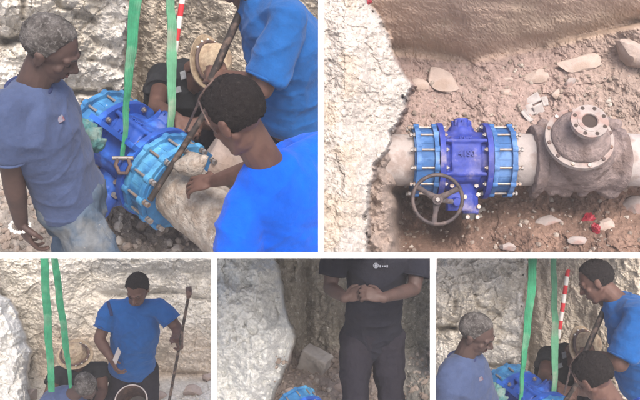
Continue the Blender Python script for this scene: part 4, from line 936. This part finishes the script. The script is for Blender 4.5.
for i, (lb, x, y, w, h) in enumerate((('grey stone below the concrete block', 342, 388, 16, 10), ('flat stone beside the bright rock face', 292, 392, 18, 8))):
    stone(lb, x, y, float(d4(A(x), A(y))[0])-.03, w, h, .05, 410+i, 'stone', 10)
xr, yr = r_.uniform(275,432,350), r_.uniform(352,402,350); pts = list(zip(xr, yr, d4(xr, yr)-.004, r_.uniform(.1,1,350)**2.5*.03+.004))
rubble('rubble', pts, 'rubble', 33, 'rubble on the floor behind the dark clothed man')
valve('bright blue valve just showing at the bottom edge by the block', W(310,428,5.02), A(.5,-.5,.65), A(-.5,-.8,.1), .74, wheel=False, text=False, seed=9)
# ------------------------------------------------------------------ each view ends at the divider boards
for o in col.objects:
    n = o.name.split('.')[0]
    if o.parent is None and o.get('category'):
        gr = {'person':'men working in the pit','lifting_sling':'green slings hanging into the pit','stone':'loose stones on the pit floor','red_scrap':'scraps of red plastic','pipe':'lengths of pale pipe','pipe_valve':'blue flanged valves','steel_bar':'steel bars','cord':'grey cords','ranging_staff':'banded staffs'}.get(n)
        if gr: o['group'] = gr
CUR[0] = 0
def haze(dens):  # volume added to veil the views and lift the blacks
    me = bpy.data.meshes.new('haze'); s = 48; z0, z1 = -1.0, 12.6
    v = [(x, y, z) for x in (-s, s) for y in (-s, s) for z in (z0, z1)]
    me.from_pydata(v, [], [(0,1,3,2),(4,6,7,5),(0,4,5,1),(2,3,7,6),(0,2,6,4),(1,5,7,3)])
    m = bpy.data.materials.new('veil_haze'); m.use_nodes = True; t = m.node_tree; t.nodes.clear()
    v_ = t.nodes.new('ShaderNodeVolumePrincipled'); v_.inputs['Color'].default_value = (.93,.90,.89,1); v_.inputs['Density'].default_value = dens
    o_ = t.nodes.new('ShaderNodeOutputMaterial'); t.links.new(v_.outputs[0], o_.inputs['Volume'])
    me.materials.append(m); o = bpy.data.objects.new('haze', me); col.objects.link(o); tag(o, kind='stuff'); o['label'] = 'thin pale haze volume added over the pit to lift dark tones'; o['category'] = 'haze'
haze(.010)
def drop(o):
    for c in list(o.children): c.parent = o.parent
    bpy.data.objects.remove(o)
def cut_all():
    VP = {1: [('x', XT, -1), ('y', YH, -1)], 2: [('x', XT, 1), ('y', YH, -1)], 3: [('x', XB1, -1), ('y', YH, 1)],
          4: [('x', XB1, 1), ('x', XB2, -1), ('y', YH, 1)], 5: [('x', XB2, 1), ('y', YH, 1)]}
    LIM = [('x', -24, 1), ('x', 664, -1), ('y', 424, -1)]
    bpy.context.view_layer.update(); Wi = WM.inverted()
    for o in list(col.objects):
        if o.type != 'MESH': continue
        top = o
        while top.parent: top = top.parent
        pn = PAN.get(top.name, 0)
        if pn == 0: continue
        Mw = Wi @ o.matrix_world; Mn = np.array(Mw); me = o.data
        V = np.zeros(len(me.vertices)*3); me.vertices.foreach_get('co', V); V = V.reshape(-1,3)
        Vc = V @ Mn[:3,:3].T + Mn[:3,3]
        gone = False; cuts = []
        for ax, p, sg in VP[pn] + LIM:
            n = A(1,0,(p-320)/F) if ax == 'x' else A(0,-1,(p-200)/F)
            n = n*sg; s_ = Vc @ n
            if (s_ < 0).all(): gone = True; break
            if (s_ < 0).any(): cuts.append(n)
        if gone: drop(o); continue
        if cuts:
            if me.users > 1: o.data = me.copy(); me = o.data
            bm = bmesh.new(); bm.from_mesh(me); inv = Mw.inverted(); p0 = inv @ Vector((0,0,0))
            cap = len(bm.faces) > 0 and not o.get('kind') == 'structure'
            for n in cuts:
                nn = Vector(tuple(Mn[:3,:3].T @ n)).normalized()
                r = bmesh.ops.bisect_plane(bm, geom=bm.verts[:]+bm.edges[:]+bm.faces[:], plane_co=p0, plane_no=nn, clear_inner=True)
                if cap:
                    es = [e for e in r['geom_cut'] if isinstance(e, bmesh.types.BMEdge)]
                    try: bmesh.ops.holes_fill(bm, edges=es, sides=0)
                    except Exception: pass
            bm.to_mesh(me); bm.free()
            if len(me.polygons) == 0: drop(o)
    for o in list(col.objects):
        if o.type == 'EMPTY' and not o.children: bpy.data.objects.remove(o)
cut_all()
for o in col.objects:
    if '_o' in o.keys(): del o['_o']
